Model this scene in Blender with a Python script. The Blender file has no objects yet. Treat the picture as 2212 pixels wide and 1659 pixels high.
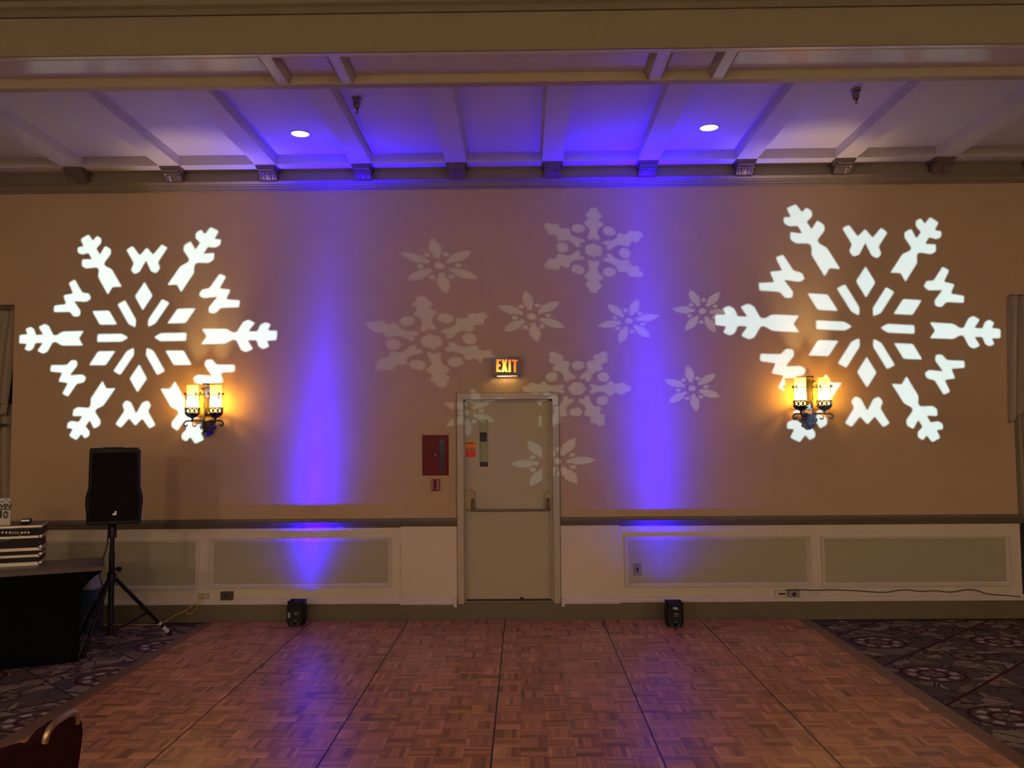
import bpy, math, random
from mathutils import Vector, Matrix
random.seed(7)
SC = bpy.context.scene
COL = SC.collection
PI = math.pi

# ------------------------------------------------------------------ camera
F = 1880.0                                   # focal length in pixels of the 2212 x 1659 frame
CAM = Vector((0, -8.5, 1.766))
ROT = (Matrix.Rotation(math.radians(.70), 3, 'Z') @ Matrix.Rotation(PI/2 + math.radians(3.46), 3, 'X')
       @ Matrix.Rotation(-0.0079, 3, 'Z'))
cd = bpy.data.cameras.new('camera'); cd.sensor_fit = 'HORIZONTAL'; cd.sensor_width = 36
cd.lens = 36*F/2212; cd.clip_start = .05
cam = bpy.data.objects.new('camera', cd); COL.objects.link(cam)
cam.matrix_world = Matrix.Translation(CAM) @ ROT.to_4x4()
SC.camera = cam
# ------------------------------------------------------------------ view, world
SC.view_settings.view_transform = 'Standard'; SC.view_settings.look = 'None'
SC.view_settings.gamma = 1.0; SC.view_settings.use_curve_mapping = False
SC.view_settings.exposure = 0.0
try:
    SC.cycles.use_denoising = True
    SC.cycles.sample_clamp_indirect = 6.0
    SC.cycles.max_bounces = 7; SC.cycles.diffuse_bounces = 3; SC.cycles.glossy_bounces = 3
    SC.cycles.use_adaptive_sampling = True; SC.cycles.adaptive_threshold = .04
except Exception: pass
w = bpy.data.worlds.new('world'); SC.world = w; w.use_nodes = True
w.node_tree.nodes['Background'].inputs[0].default_value = (.03, .03, .035, 1)
w.node_tree.nodes['Background'].inputs[1].default_value = 1.0
# light levels (the lamps themselves are built further down, in their fixtures)
ROOM_W = 310.0           # each added globe lamp behind the viewer, for fill light
ROOM_COL = (1.0, .79, .60)
UP_BEAM, UP_SPILL = 12500.0, 13.0
UP_COL = (.014, .000, 1.0)
GOBO_W = {'left': 10400.0, 'right': 9000.0, 'mid': 600.0}
GOBO_COL = {'left': (.43, .69, 1.0), 'right': (.40, .67, 1.0), 'mid': (.66, .85, .85)}
SCONCE_W = 40.0

# ------------------------------------------------------------------ helpers
def ray(px, py): return ROT @ Vector(((px-1106)/F, -(py-829.5)/F, -1))
def atY(px, py, Y):
    d = ray(px, py); return CAM + d*((Y-CAM.y)/d.y)
def atZ(px, py, Z):
    d = ray(px, py); return CAM + d*((Z-CAM.z)/d.z)
def proj(p):
    q = ROT.transposed() @ (Vector(p)-CAM); return (1106+F*q.x/-q.z, 829.5-F*q.y/-q.z)

def link(o): COL.objects.link(o); return o
BASE = {}
def tag(o, label=None, cat=None, group=None, kind=None):
    if label: o['label'] = label
    if cat: o['category'] = cat
    if group: o['group'] = group
    if kind: o['kind'] = kind
    return o
def thing(name, label, cat, loc=(0, 0, 0), group=None, kind=None):
    o = bpy.data.objects.new(name, None); link(o); o.location = loc
    o.empty_display_size = .1
    BASE[o] = Vector(loc)
    return tag(o, label, cat, group, kind)
def copy_tree(root, loc, label, group=None, shift=None):
    r = root.copy(); link(r); r.location = loc; r['label'] = label
    if group: r['group'] = group
    for ch in [c for c in bpy.data.objects if c.parent == root]:
        c = ch.copy(); link(c); c.parent = r
        for g in [k for k in bpy.data.objects if k.parent == ch]:
            d = g.copy(); link(d); d.parent = c
    return r

class MB:
    def __init__(s): s.v = []; s.f = []; s.tint = []; s.M = None
    def add(s, vs, fs, tint=None):
        n = len(s.v)
        for p in vs:
            p = Vector(p); s.v.append(s.M @ p if s.M else p)
        for f in fs: s.f.append([n+i for i in f]); s.tint.append(tint)
        return s
    def box(s, x0, x1, y0, y1, z0, z1, tint=None, bottom=True):
        vs = [(x0,y0,z0),(x1,y0,z0),(x1,y1,z0),(x0,y1,z0),(x0,y0,z1),(x1,y0,z1),(x1,y1,z1),(x0,y1,z1)]
        fs = [(4,5,6,7),(0,1,5,4),(1,2,6,5),(2,3,7,6),(3,0,4,7)]
        if bottom: fs.append((3,2,1,0))
        return s.add(vs, fs, tint)
    def bevbox(s, x0, x1, y0, y1, z0, z1, b):
        # box with chamfered edges
        vs = []; 
        for sx in (0,1):
            for sy in (0,1):
                for sz in (0,1):
                    x = (x0,x1)[sx]; y = (y0,y1)[sy]; z = (z0,z1)[sz]
                    dx = b*(1-2*sx); dy = b*(1-2*sy); dz = b*(1-2*sz)
                    vs += [(x,y+dy,z+dz),(x+dx,y,z+dz),(x+dx,y+dy,z)]
        def i(sx,sy,sz,k): return (sx*4+sy*2+sz)*3+k
        fs = []
        for a in (0,1):
            fs.append([i(a,0,0,0),i(a,1,0,0),i(a,1,1,0),i(a,0,1,0)][::(1 if a else -1)])
            fs.append([i(0,a,0,1),i(1,a,0,1),i(1,a,1,1),i(0,a,1,1)][::(-1 if a else 1)])
            fs.append([i(0,0,a,2),i(1,0,a,2),i(1,1,a,2),i(0,1,a,2)][::(1 if a else -1)])
        for a in (0,1):
            for b_ in (0,1):
                fs.append([i(0,a,b_,1),i(1,a,b_,1),i(1,a,b_,2),i(0,a,b_,2)])
                fs.append([i(a,0,b_,0),i(a,1,b_,0),i(a,1,b_,2),i(a,0,b_,2)])
                fs.append([i(a,b_,0,0),i(a,b_,1,0),i(a,b_,1,1),i(a,b_,0,1)])
        for sx in (0,1):
            for sy in (0,1):
                for sz in (0,1): fs.append([i(sx,sy,sz,0),i(sx,sy,sz,1),i(sx,sy,sz,2)])
        return s.add(vs, fs)
    def profx(s, prof, x0, x1, m0=0, m1=0, yref=0):
        # closed (y,z) profile extruded along x; m0/m1 mitre the ends by the distance from yref
        n = len(prof)
        vs = [(x0+m0*(yref-y), y, z) for y, z in prof] + [(x1-m1*(yref-y), y, z) for y, z in prof]
        fs = [(i,(i+1)%n,n+(i+1)%n,n+i) for i in range(n)] + [tuple(range(n))[::-1], tuple(range(n,2*n))]
        return s.add(vs, fs)
    def profy(s, prof, y0, y1):
        n = len(prof)
        vs = [(x, y0, z) for x, z in prof] + [(x, y1, z) for x, z in prof]
        fs = [(i,(i+1)%n,n+(i+1)%n,n+i) for i in range(n)] + [tuple(range(n))[::-1], tuple(range(n,2*n))]
        return s.add(vs, fs)
    def profz(s, prof, z0, z1, sc=1.0, c=(0,0)):
        n = len(prof)
        vs = [(x, y, z0) for x, y in prof] + [(c[0]+(x-c[0])*sc, c[1]+(y-c[1])*sc, z1) for x, y in prof]
        fs = [(i,(i+1)%n,n+(i+1)%n,n+i) for i in range(n)] + [tuple(range(n))[::-1], tuple(range(n,2*n))]
        return s.add(vs, fs)
    def lathe(s, prof, c=(0,0,0), n=20, axis='Z', cap=True):
        vs = []; fs = []
        for r, h in prof:
            for k in range(n):
                a = 2*PI*k/n; p = (r*math.cos(a), r*math.sin(a), h)
                if axis == 'X': p = (p[2], p[0], p[1])
                if axis == 'Y': p = (p[0], p[2], p[1])
                vs.append((c[0]+p[0], c[1]+p[1], c[2]+p[2]))
        for j in range(len(prof)-1):
            for k in range(n):
                fs.append((j*n+k, j*n+(k+1)%n, (j+1)*n+(k+1)%n, (j+1)*n+k))
        if cap:
            fs.append(tuple(range(n))[::-1]); m = (len(prof)-1)*n; fs.append(tuple(range(m, m+n)))
        return s.add(vs, fs)
    def tube(s, pts, r, n=8, cap=True):
        pts = [Vector(p) for p in pts]; rs = r if isinstance(r, (list, tuple)) else [r]*len(pts)
        vs = []; fs = []; up = None
        for i, p in enumerate(pts):
            t = (pts[min(i+1, len(pts)-1)] - pts[max(i-1, 0)]).normalized()
            if up is None:
                up = Vector((0,0,1)) if abs(t.z) < .9 else Vector((0,1,0))
            a = t.cross(up); a = a.normalized() if a.length > 1e-6 else t.orthogonal().normalized()
            b = a.cross(t).normalized(); up = b
            for k in range(n):
                q = 2*PI*k/n; vs.append(p + (a*math.cos(q)+b*math.sin(q))*rs[i])
        for j in range(len(pts)-1):
            for k in range(n): fs.append((j*n+k, j*n+(k+1)%n, (j+1)*n+(k+1)%n, (j+1)*n+k))
        if cap:
            fs.append(tuple(range(n))[::-1]); m = (len(pts)-1)*n; fs.append(tuple(range(m, m+n)))
        return s.add(vs, fs)
    def bar(s, a, b, r, n=10): return s.tube([a, b], r, n)
    def torus(s, c, R, r, axis='Z', n=24, m=6, a0=0, a1=2*PI):
        closed = abs(a1-a0-2*PI) < 1e-6; pts = []
        for k in range(n+(0 if closed else 1)):
            a = a0+(a1-a0)*k/n; x, y = R*math.cos(a), R*math.sin(a)
            p = {'Z':(x,y,0),'Y':(x,0,y),'X':(0,x,y)}[axis]; pts.append((c[0]+p[0], c[1]+p[1], c[2]+p[2]))
        if closed: pts += pts[:1]
        return s.tube(pts, r, m)
    def build(s, name, mat, parent=None, smooth=False, label=None, kind=None):
        off = Vector((0,0,0)); q = parent
        while q is not None:
            if q in BASE: off = BASE[q]; break
            q = q.parent
        me = bpy.data.meshes.new(name)
        me.from_pydata([tuple(p-off) for p in s.v], [], s.f)
        if any(t is not None for t in s.tint):
            at = me.color_attributes.new('tint', 'FLOAT_COLOR', 'CORNER')
            for pl in me.polygons:
                t = s.tint[pl.index] or (.5,.5,.5)
                for li in pl.loop_indices: at.data[li].color = (*t, 1)
        me.update()
        import bmesh
        bm = bmesh.new(); bm.from_mesh(me); bmesh.ops.recalc_face_normals(bm, faces=bm.faces); bm.to_mesh(me); bm.free()
        if smooth:
            for pl in me.polygons: pl.use_smooth = True
            try: me.set_sharp_from_angle(angle=math.radians(38))
            except Exception: pass
        me.materials.append(mat)
        o = bpy.data.objects.new(name, me); link(o)
        if parent: o.parent = parent
        if label: o['label'] = label
        if kind: o['kind'] = kind
        return o
def spl(pts, n=8):
    pts = [Vector(p) for p in pts]; out = []
    for i in range(len(pts)-1):
        p0 = pts[max(i-1,0)]; p1 = pts[i]; p2 = pts[i+1]; p3 = pts[min(i+2,len(pts)-1)]
        for k in range(n):
            t = k/n
            out.append(.5*((2*p1)+(p2-p0)*t+(2*p0-5*p1+4*p2-p3)*t*t+(3*p1-p0-3*p2+p3)*t**3))
    return out+[pts[-1]]

# ------------------------------------------------------------------ materials
def nd(nt, t, **kw):
    n = nt.nodes.new(t)
    for k, v in kw.items(): setattr(n, k, v)
    return n
def mat(name, col, rough=.6, metal=0, noise=0, nscale=8, bump=0, bscale=120, spec=.5, coat=0, emis=None, estr=0, alpha=None):
    m = bpy.data.materials.new(name); m.use_nodes = True; nt = m.node_tree; b = nt.nodes['Principled BSDF']
    b.inputs['Base Color'].default_value = (*col, 1); b.inputs['Roughness'].default_value = rough
    b.inputs['Metallic'].default_value = metal; b.inputs['Specular IOR Level'].default_value = spec
    b.inputs['Coat Weight'].default_value = coat
    if emis: b.inputs['Emission Color'].default_value = (*emis, 1); b.inputs['Emission Strength'].default_value = estr
    tc = nd(nt, 'ShaderNodeTexCoord')
    if noise:
        n = nd(nt, 'ShaderNodeTexNoise'); n.inputs['Scale'].default_value = nscale; n.inputs['Detail'].default_value = 5
        nt.links.new(tc.outputs['Object'], n.inputs['Vector'])
        mx = nd(nt, 'ShaderNodeMix', data_type='RGBA')
        mx.inputs[6].default_value = (*[c*(1-noise) for c in col], 1); mx.inputs[7].default_value = (*[min(1,c*(1+noise)) for c in col], 1)
        nt.links.new(n.outputs['Fac'], mx.inputs[0]); nt.links.new(mx.outputs[2], b.inputs['Base Color'])
    if bump:
        n2 = nd(nt, 'ShaderNodeTexNoise'); n2.inputs['Scale'].default_value = bscale; n2.inputs['Detail'].default_value = 3
        nt.links.new(tc.outputs['Object'], n2.inputs['Vector'])
        bp = nd(nt, 'ShaderNodeBump'); bp.inputs['Strength'].default_value = bump; bp.inputs['Distance'].default_value = .01
        nt.links.new(n2.outputs['Fac'], bp.inputs['Height']); nt.links.new(bp.outputs['Normal'], b.inputs['Normal'])
    return m
M = {}
M['wall'] = mat('tan_paint', (.49,.365,.235), .75, noise=.05, nscale=3, bump=.08, bscale=160, spec=.3)
M['white'] = mat('cream_paint', (.63,.57,.49), .45, noise=.04, nscale=4, bump=.04)
M['field'] = mat('panel_paint', (.38,.355,.255), .6, noise=.05, nscale=5, bump=.05)
M['rail'] = mat('rail_paint', (.125,.105,.075), .38, noise=.1, nscale=9)
M['base'] = mat('baseboard_paint', (.135,.115,.07), .55, noise=.12, nscale=7, bump=.05)
M['door'] = mat('door_paint', (.43,.38,.28), .45, noise=.05, nscale=4)
M['frame'] = mat('door_frame_paint', (.44,.39,.30), .4, noise=.05, nscale=6)
M['ceil'] = mat('ceiling_paint', (.76,.73,.69), .7, noise=.03, nscale=3, bump=.05)
M['soffit'] = mat('soffit_gloss_paint', (.84,.82,.79), .17, spec=.6, noise=.03, nscale=3)
M['beamface'] = mat('beam_face_shaded_tan', (.20,.17,.112), .7, noise=.05, nscale=3, bump=.05)  # the wall's tan darkened: shade on the beam face put into the colour
M['mould'] = mat('moulding_paint', (.42,.36,.26), .5, noise=.08, nscale=6)
M['strip_paint'] = mat('beam_edge_paint', (.46,.40,.29), .5, noise=.06, nscale=5)
M['frieze'] = mat('frieze_paint', (.215,.175,.125), .45, noise=.08, nscale=6)
M['crown'] = mat('crown_paint', (.135,.11,.06), .5, noise=.1, nscale=6)
M['corbel'] = mat('corbel_paint', (.16,.115,.09), .3, noise=.2, nscale=25)
M['dark'] = mat('dark_gap', (.015,.012,.01), .8, noise=.1)
M['black'] = mat('black_plastic', (.008,.008,.010), .5, spec=.22, noise=.15, nscale=30, bump=.1, bscale=300)
M['blackmetal'] = mat('black_metal', (.008,.008,.009), .4, spec=.25, noise=.15, nscale=30)
M['cloth'] = mat('black_spandex', (.003,.0035,.005), .85, spec=.06, noise=.2, nscale=40, bump=.1, bscale=400)
M['alu'] = mat('aluminium', (.62,.58,.55), .35, metal=1, noise=.1, nscale=20)
M['chrome'] = mat('chrome', (.35,.32,.33), .15, metal=1, noise=.05)
M['pewter'] = mat('dark_pewter', (.10,.10,.12), .3, metal=.8, noise=.2, nscale=40)
M['brass'] = mat('aged_brass', (.22,.17,.11), .42, metal=.8, noise=.15, nscale=30)
M['gold'] = mat('chair_gold', (.45,.36,.24), .42, metal=1, noise=.1, nscale=20)
M['iron'] = mat('wrought_iron', (.03,.025,.02), .35, metal=.6, noise=.3, nscale=60)
M['red'] = mat('cabinet_red', (.13,.003,.010), .35, spec=.15, noise=.1, nscale=8)
M['redpull'] = mat('pull_station_red', (.2,.008,.015), .4, spec=.25, noise=.1, nscale=20)
M['stripe'] = mat('stripe_white', (.7,.6,.6), .5, noise=.05)
M['strip'] = mat('glass_blue_reflection', (.008,.010,.07), .12, noise=.2, nscale=15)  # blue of the reflection put into the glass colour
M['cream'] = mat('cream_plastic', (.60,.52,.40), .4, noise=.05)
M['greybox'] = mat('grey_metal_box', (.35,.33,.33), .35, metal=.7, noise=.2, nscale=60)
M['switchplate'] = mat('steel_plate', (.20,.19,.21), .3, metal=.5, noise=.1, nscale=40)
M['signbox'] = mat('exit_housing_paint', (.13,.11,.12), .4, noise=.15, nscale=40)
M['brownbox'] = mat('brown_box', (.05,.04,.04), .4, noise=.15, nscale=30)
M['yellow'] = mat('yellow_cord', (.75,.42,.05), .5, noise=.05)
M['orange'] = mat('orange_sticker', (.80,.27,.01), .5, noise=.08, nscale=30)
M['redstick'] = mat('red_sticker', (.72,.03,.025), .5, noise=.08, nscale=30)
M['ink'] = mat('dark_ink', (.02,.02,.025), .6, noise=.05)
M['card'] = mat('white_card', (.62,.60,.58), .6, noise=.04)
M['bluecloth'] = mat('blue_plastic', (.01,.035,.075), .5, noise=.15, nscale=10)
M['lid'] = mat('pale_lid', (.30,.31,.30), .5, noise=.05)
M['tape'] = mat('blue_tape', (.22,.34,.62), .6, noise=.1, nscale=40)
M['mark'] = mat('light_print', (.35,.35,.37), .5, noise=.05)
M['maroon'] = mat('maroon_fabric', (.028,.004,.007), .95, spec=.1, noise=.25, nscale=60, bump=.15, bscale=400)
M['curtain'] = mat('grey_brown_drape', (.34,.28,.21), .8, noise=.12, nscale=20, bump=.1, bscale=200)
M['curtaindark'] = mat('dark_drape_gap_shade', (.06,.05,.045), .8, noise=.12, nscale=20)  # dark back drape; also stands in for shade in the swag gaps
M['glassdark'] = mat('night_glass', (.01,.01,.012), .1, noise=.05)
M['tabletop'] = mat('cover_top_reflection', (.085,.065,.055), .5, noise=.1, nscale=20)  # brown reflection on the black cover's top put into its colour
M['pane'] = mat('wired_glass', (.30,.31,.22), .12, noise=.18, nscale=25)
M['seam'] = mat('seam_metal', (.10,.10,.12), .3, metal=.6, noise=.1)
M['ramp'] = mat('edge_ramp_wood', (.20,.105,.058), .4, noise=.15, nscale=12)
M['lens'] = mat('downlight_lens', (.9,.9,.9), .4, noise=.02, emis=(1,.93,.95), estr=4.5)
M['hall_lens'] = mat('hall_downlight_lens', (.9,.85,.8), .4, noise=.02, emis=(1,.75,.55), estr=2)
M['ledlens'] = mat('led_lens', (.1,.1,.5), .3, noise=.02, emis=(.1,.03,1), estr=3)

def wood():
    m = bpy.data.materials.new('parquet_oak'); m.use_nodes = True; nt = m.node_tree; b = nt.nodes['Principled BSDF']
    at = nd(nt, 'ShaderNodeAttribute', attribute_name='tint'); tc = nd(nt, 'ShaderNodeTexCoord')
    mp = nd(nt, 'ShaderNodeMapping'); mp.inputs['Scale'].default_value = (9, 90, 20)
    oi = nd(nt, 'ShaderNodeObjectInfo')
    n = nd(nt, 'ShaderNodeTexNoise'); n.inputs['Scale'].default_value = 3; n.inputs['Detail'].default_value = 6
    ad = nd(nt, 'ShaderNodeVectorMath', operation='ADD')
    nt.links.new(tc.outputs['Object'], mp.inputs['Vector']); nt.links.new(mp.outputs[0], ad.inputs[0])
    nt.links.new(oi.outputs['Random'], ad.inputs[1]); nt.links.new(ad.outputs[0], n.inputs['Vector'])
    r = nd(nt, 'ShaderNodeMapRange'); r.inputs[3].default_value = .75; r.inputs[4].default_value = 1.25
    nt.links.new(n.outputs['Fac'], r.inputs[0])
    mx = nd(nt, 'ShaderNodeMix', data_type='RGBA', blend_type='MULTIPLY'); mx.inputs[0].default_value = 1
    nt.links.new(at.outputs['Color'], mx.inputs[6]); nt.links.new(r.outputs[0], mx.inputs[7])
    nt.links.new(mx.outputs[2], b.inputs['Base Color'])
    n3 = nd(nt, 'ShaderNodeTexNoise'); n3.inputs['Scale'].default_value = 4
    nt.links.new(tc.outputs['Object'], n3.inputs['Vector'])
    r2 = nd(nt, 'ShaderNodeMapRange'); r2.inputs[3].default_value = .25; r2.inputs[4].default_value = .42
    nt.links.new(n3.outputs['Fac'], r2.inputs[0]); nt.links.new(r2.outputs[0], b.inputs['Roughness'])
    b.inputs['Specular IOR Level'].default_value = .45
    return m
M['wood'] = wood()

def carpet():
    m = bpy.data.materials.new('medallion_carpet'); m.use_nodes = True; nt = m.node_tree; b = nt.nodes['Principled BSDF']
    L = nt.links.new
    def val(x): return x
    def mth(op, a, b_=None, c=None):
        n = nd(nt, 'ShaderNodeMath', operation=op)
        for i, q in enumerate((a, b_, c)):
            if q is None: continue
            if isinstance(q, (int, float)): n.inputs[i].default_value = q
            else: L(q, n.inputs[i])
        return n.outputs[0]
    def mix(f, a, c):
        n = nd(nt, 'ShaderNodeMix', data_type='RGBA')
        if isinstance(f, (int, float)): n.inputs[0].default_value = f
        else: L(f, n.inputs[0])
        for i, q in ((6, a), (7, c)):
            if isinstance(q, tuple): n.inputs[i].default_value = (*q, 1)
            else: L(q, n.inputs[i])
        return n.outputs[2]
    geo = nd(nt, 'ShaderNodeNewGeometry'); sp = nd(nt, 'ShaderNodeSeparateXYZ'); L(geo.outputs['Position'], sp.inputs[0])
    def cell(x, o, p):
        t = mth('DIVIDE', mth('SUBTRACT', x, o), p)
        return mth('SUBTRACT', mth('FRACT', mth('ADD', t, .5)), .5)
    X, Y = sp.outputs[0], sp.outputs[1]
    u = cell(X, 3.0, 1.017); v = cell(Y, -.96, .985)
    def polar(u, v):
        r = mth('SQRT', mth('ADD', mth('MULTIPLY', u, u), mth('MULTIPLY', v, v)))
        return r, mth('ARCTAN2', v, u)
    def band(x, a, c): return mth('MULTIPLY', mth('GREATER_THAN', x, a), mth('LESS_THAN', x, c))
    r, th = polar(u, v)
    u2 = cell(X, 3.0+.5085, 1.017); v2 = cell(Y, -.96-.4925, .985); r2, th2 = polar(u2, v2)
    mar = (.070,.016,.017); cre = (.30,.245,.155); oli = (.20,.16,.09); gry = (.10,.080,.062); blk = (.035,.028,.024); wht = (.44,.35,.30); tan_ = (.27,.185,.10)
    # ground: outlined leaf shaped patches in beige, olive, grey and brown
    nz = nd(nt, 'ShaderNodeTexNoise'); nz.inputs['Scale'].default_value = 5; nz.inputs['Detail'].default_value = 1
    L(geo.outputs['Position'], nz.inputs['Vector'])
    dis = nd(nt, 'ShaderNodeVectorMath', operation='MULTIPLY_ADD'); dis.inputs[1].default_value = (.30,.30,0)
    L(nz.outputs['Color'], dis.inputs[0]); L(geo.outputs['Position'], dis.inputs[2])
    ve = nd(nt, 'ShaderNodeTexVoronoi', feature='DISTANCE_TO_EDGE'); vc = nd(nt, 'ShaderNodeTexVoronoi', feature='F1')
    for q in (ve, vc): q.inputs['Scale'].default_value = 7.5; L(dis.outputs[0], q.inputs['Vector'])
    sv = nd(nt, 'ShaderNodeSeparateColor'); L(vc.outputs['Color'], sv.inputs[0]); rv = sv.outputs[0]
    nz2 = nd(nt, 'ShaderNodeTexNoise'); nz2.inputs['Scale'].default_value = 26; nz2.inputs['Detail'].default_value = 2; nz2.inputs['Distortion'].default_value = 1.5
    L(geo.outputs['Position'], nz2.inputs['Vector'])
    s = mth('ADD', u, v); d = mth('SUBTRACT', u, v)
    chk = mth('GREATER_THAN', mth('MULTIPLY', mth('SINE', mth('MULTIPLY', s, 2*PI)), mth('SINE', mth('MULTIPLY', d, 2*PI))), 0.0)
    g = mix(mth('GREATER_THAN', rv, .30), cre, oli); g = mix(mth('GREATER_THAN', rv, .58), g, gry); g = mix(mth('GREATER_THAN', rv, .88), g, tan_)
    g = mix(mth('MULTIPLY', chk, mth('GREATER_THAN', rv, .2)), g, gry)
    g = mix(mth('MULTIPLY', band(nz2.outputs['Fac'], .48, .53), .75), g, gry)
    g = mix(mth('MULTIPLY', band(nz2.outputs['Fac'], .62, .70), .6), g, oli)
    g = mix(mth('LESS_THAN', ve.outputs['Distance'], .03), g, blk)
    # diagonal lattice bands
    ls = mth('ABSOLUTE', mth('SUBTRACT', mth('ABSOLUTE', s), .5)); ld = mth('ABSOLUTE', mth('SUBTRACT', mth('ABSOLUTE', d), .5))
    g = mix(mth('LESS_THAN', ld, .018), g, mar); g = mix(mth('LESS_THAN', ls, .010), g, blk)
    # small rosette at the half positions
    p2 = mth('COSINE', mth('MULTIPLY', th2, 8))
    g = mix(mth('LESS_THAN', r2, .13), g, gry); g = mix(mth('MULTIPLY', band(r2, .05, .10), mth('GREATER_THAN', p2, 0.1)), g, tan_)
    g = mix(band(r2, .115, .13), g, mar); g = mix(mth('LESS_THAN', r2, .03), g, mar)
    # large medallion
    p = mth('COSINE', mth('MULTIPLY', th, 8))
    g = mix(mth('LESS_THAN', r, .225), g, gry)
    g = mix(mth('MULTIPLY', band(r, .12, .175), mth('GREATER_THAN', p, -.15)), g, wht)
    g = mix(band(r, .20, .228), g, mar); g = mix(band(r, .085, .112), g, mar)
    g = mix(mth('MULTIPLY', band(r, .02, .075), mth('GREATER_THAN', mth('SINE', mth('MULTIPLY', th, 6)), .1)), g, tan_)
    fine = nd(nt, 'ShaderNodeTexNoise'); fine.inputs['Scale'].default_value = 260; L(geo.outputs['Position'], fine.inputs['Vector'])
    mr = nd(nt, 'ShaderNodeMapRange'); mr.inputs[3].default_value = .6; mr.inputs[4].default_value = 1.4; L(fine.outputs['Fac'], mr.inputs[0])
    n = nd(nt, 'ShaderNodeMix', data_type='RGBA', blend_type='MULTIPLY'); n.inputs[0].default_value = 1
    L(g, n.inputs[6]); L(mr.outputs[0], n.inputs[7]); L(n.outputs[2], b.inputs['Base Color'])
    b.inputs['Roughness'].default_value = .95; b.inputs['Specular IOR Level'].default_value = .1
    bp = nd(nt, 'ShaderNodeBump'); bp.inputs['Strength'].default_value = .4; bp.inputs['Distance'].default_value = .005
    L(fine.outputs['Fac'], bp.inputs['Height']); L(bp.outputs['Normal'], b.inputs['Normal'])
    return m
M['carpet'] = carpet()

def shell(name, col, transp):
    m = bpy.data.materials.new(name); m.use_nodes = True; nt = m.node_tree
    for n in list(nt.nodes): nt.nodes.remove(n)
    o = nd(nt, 'ShaderNodeOutputMaterial'); mx = nd(nt, 'ShaderNodeMixShader'); mx.inputs[0].default_value = transp
    nz = nd(nt, 'ShaderNodeTexNoise'); nz.inputs['Scale'].default_value = 14
    cr = nd(nt, 'ShaderNodeMix', data_type='RGBA'); cr.inputs[6].default_value = (*[c*.9 for c in col], 1); cr.inputs[7].default_value = (*col, 1)
    a = nd(nt, 'ShaderNodeBsdfTranslucent'); t = nd(nt, 'ShaderNodeBsdfTransparent'); df = nd(nt, 'ShaderNodeBsdfDiffuse')
    m2 = nd(nt, 'ShaderNodeMixShader'); m2.inputs[0].default_value = .25
    nt.links.new(nz.outputs['Fac'], cr.inputs[0])
    for q in (a, df): nt.links.new(cr.outputs[2], q.inputs['Color'])
    t.inputs['Color'].default_value = (*[min(1, c*1.05) for c in col], 1)
    nt.links.new(a.outputs[0], m2.inputs[1]); nt.links.new(df.outputs[0], m2.inputs[2])
    nt.links.new(m2.outputs[0], mx.inputs[1]); nt.links.new(t.outputs[0], mx.inputs[2]); nt.links.new(mx.outputs[0], o.inputs[0])
    return m
M['candle'] = shell('amber_glass_shade', (1.0,.80,.42), .35)
M['redlens'] = shell('red_exit_lens', (1.0,.15,.03), .0)
M['clearlens'] = shell('clear_downlens', (1.0,.9,.7), .22)

# ------------------------------------------------------------------ key measures (world metres, wall face at y = 0, carpet at z = 0)
Z_RAIL_T, Z_RAIL_B = atY(950,1127,-.07).z, atY(950,1140,-.07).z
Z_CAP_T, Z_CAP_B = atY(950,1292,-.05).z, atY(950,1304,-.05).z
Z_CB, Z_CT, Z_ZB = atY(1106,405,-.04).z, atY(1106,383,-.05).z, atY(1106,364,0).z
BB = atZ(1106,349,Z_ZB).y                                   # front of the border beam along the wall
Z_ZP = Z_ZB + .095
Z_S = 4.12
Y1, Y2 = atZ(1106,184,Z_S).y, atZ(1106,110,Z_S).y           # far and near edge of the cross beam soffit
Z_MAIN = 4.85
XL, XR = -8.2, 8.2
YR = -15.0
OL1 = atY(26,876,0).x; OR0 = atY(2189,876,0).x; Z_OP = 3.11
OL0, OR1 = OL1-1.7, OR0+1.7
DX0, DX1 = atY(988,1000,0).x, atY(1208,1000,0).x
DZ1 = atY(1100,849,0).z; DZ0 = atY(1100,1304,0).z

# ------------------------------------------------------------------ room shell
fl = MB().box(XL, XR, YR, .6, -.1, 0).build('floor', M['carpet']); tag(fl, 'patterned carpet with maroon medallions around the dance floor', kind='structure')
wb = MB()
T = .42
wb.box(XL, OL0, 0, T, 0, Z_ZP); wb.box(OL0, OL1, 0, T, Z_OP, Z_ZP); wb.box(OL1, DX0, 0, T, 0, Z_ZP)
wb.box(DX0, DX1, 0, T, DZ1, Z_ZP); wb.box(DX0, DX1, 0, T, 0, DZ0); wb.box(DX1, OR0, 0, T, 0, Z_ZP)
wb.box(OR0, OR1, 0, T, Z_OP, Z_ZP); wb.box(OR1, XR, 0, T, 0, Z_ZP)
wall = wb.build('wall_back', M['wall']); tag(wall, 'tan upper wall with cream panelled wainscot and snowflake light', kind='structure')
o = MB().box(XL-.2, XL, YR, T, 0, Z_MAIN).build('wall_left', M['wall']); tag(o, 'tan side wall left of the hall', kind='structure')
o = MB().box(XR, XR+.2, YR, T, 0, Z_MAIN).build('wall_right', M['wall']); tag(o, 'tan side wall right of the hall', kind='structure')
o = MB().box(XL-.2, XR+.2, YR-.2, YR, 0, Z_MAIN).build('wall_rear', M['wall']); tag(o, 'tan wall behind the viewer', kind='structure')

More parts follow.
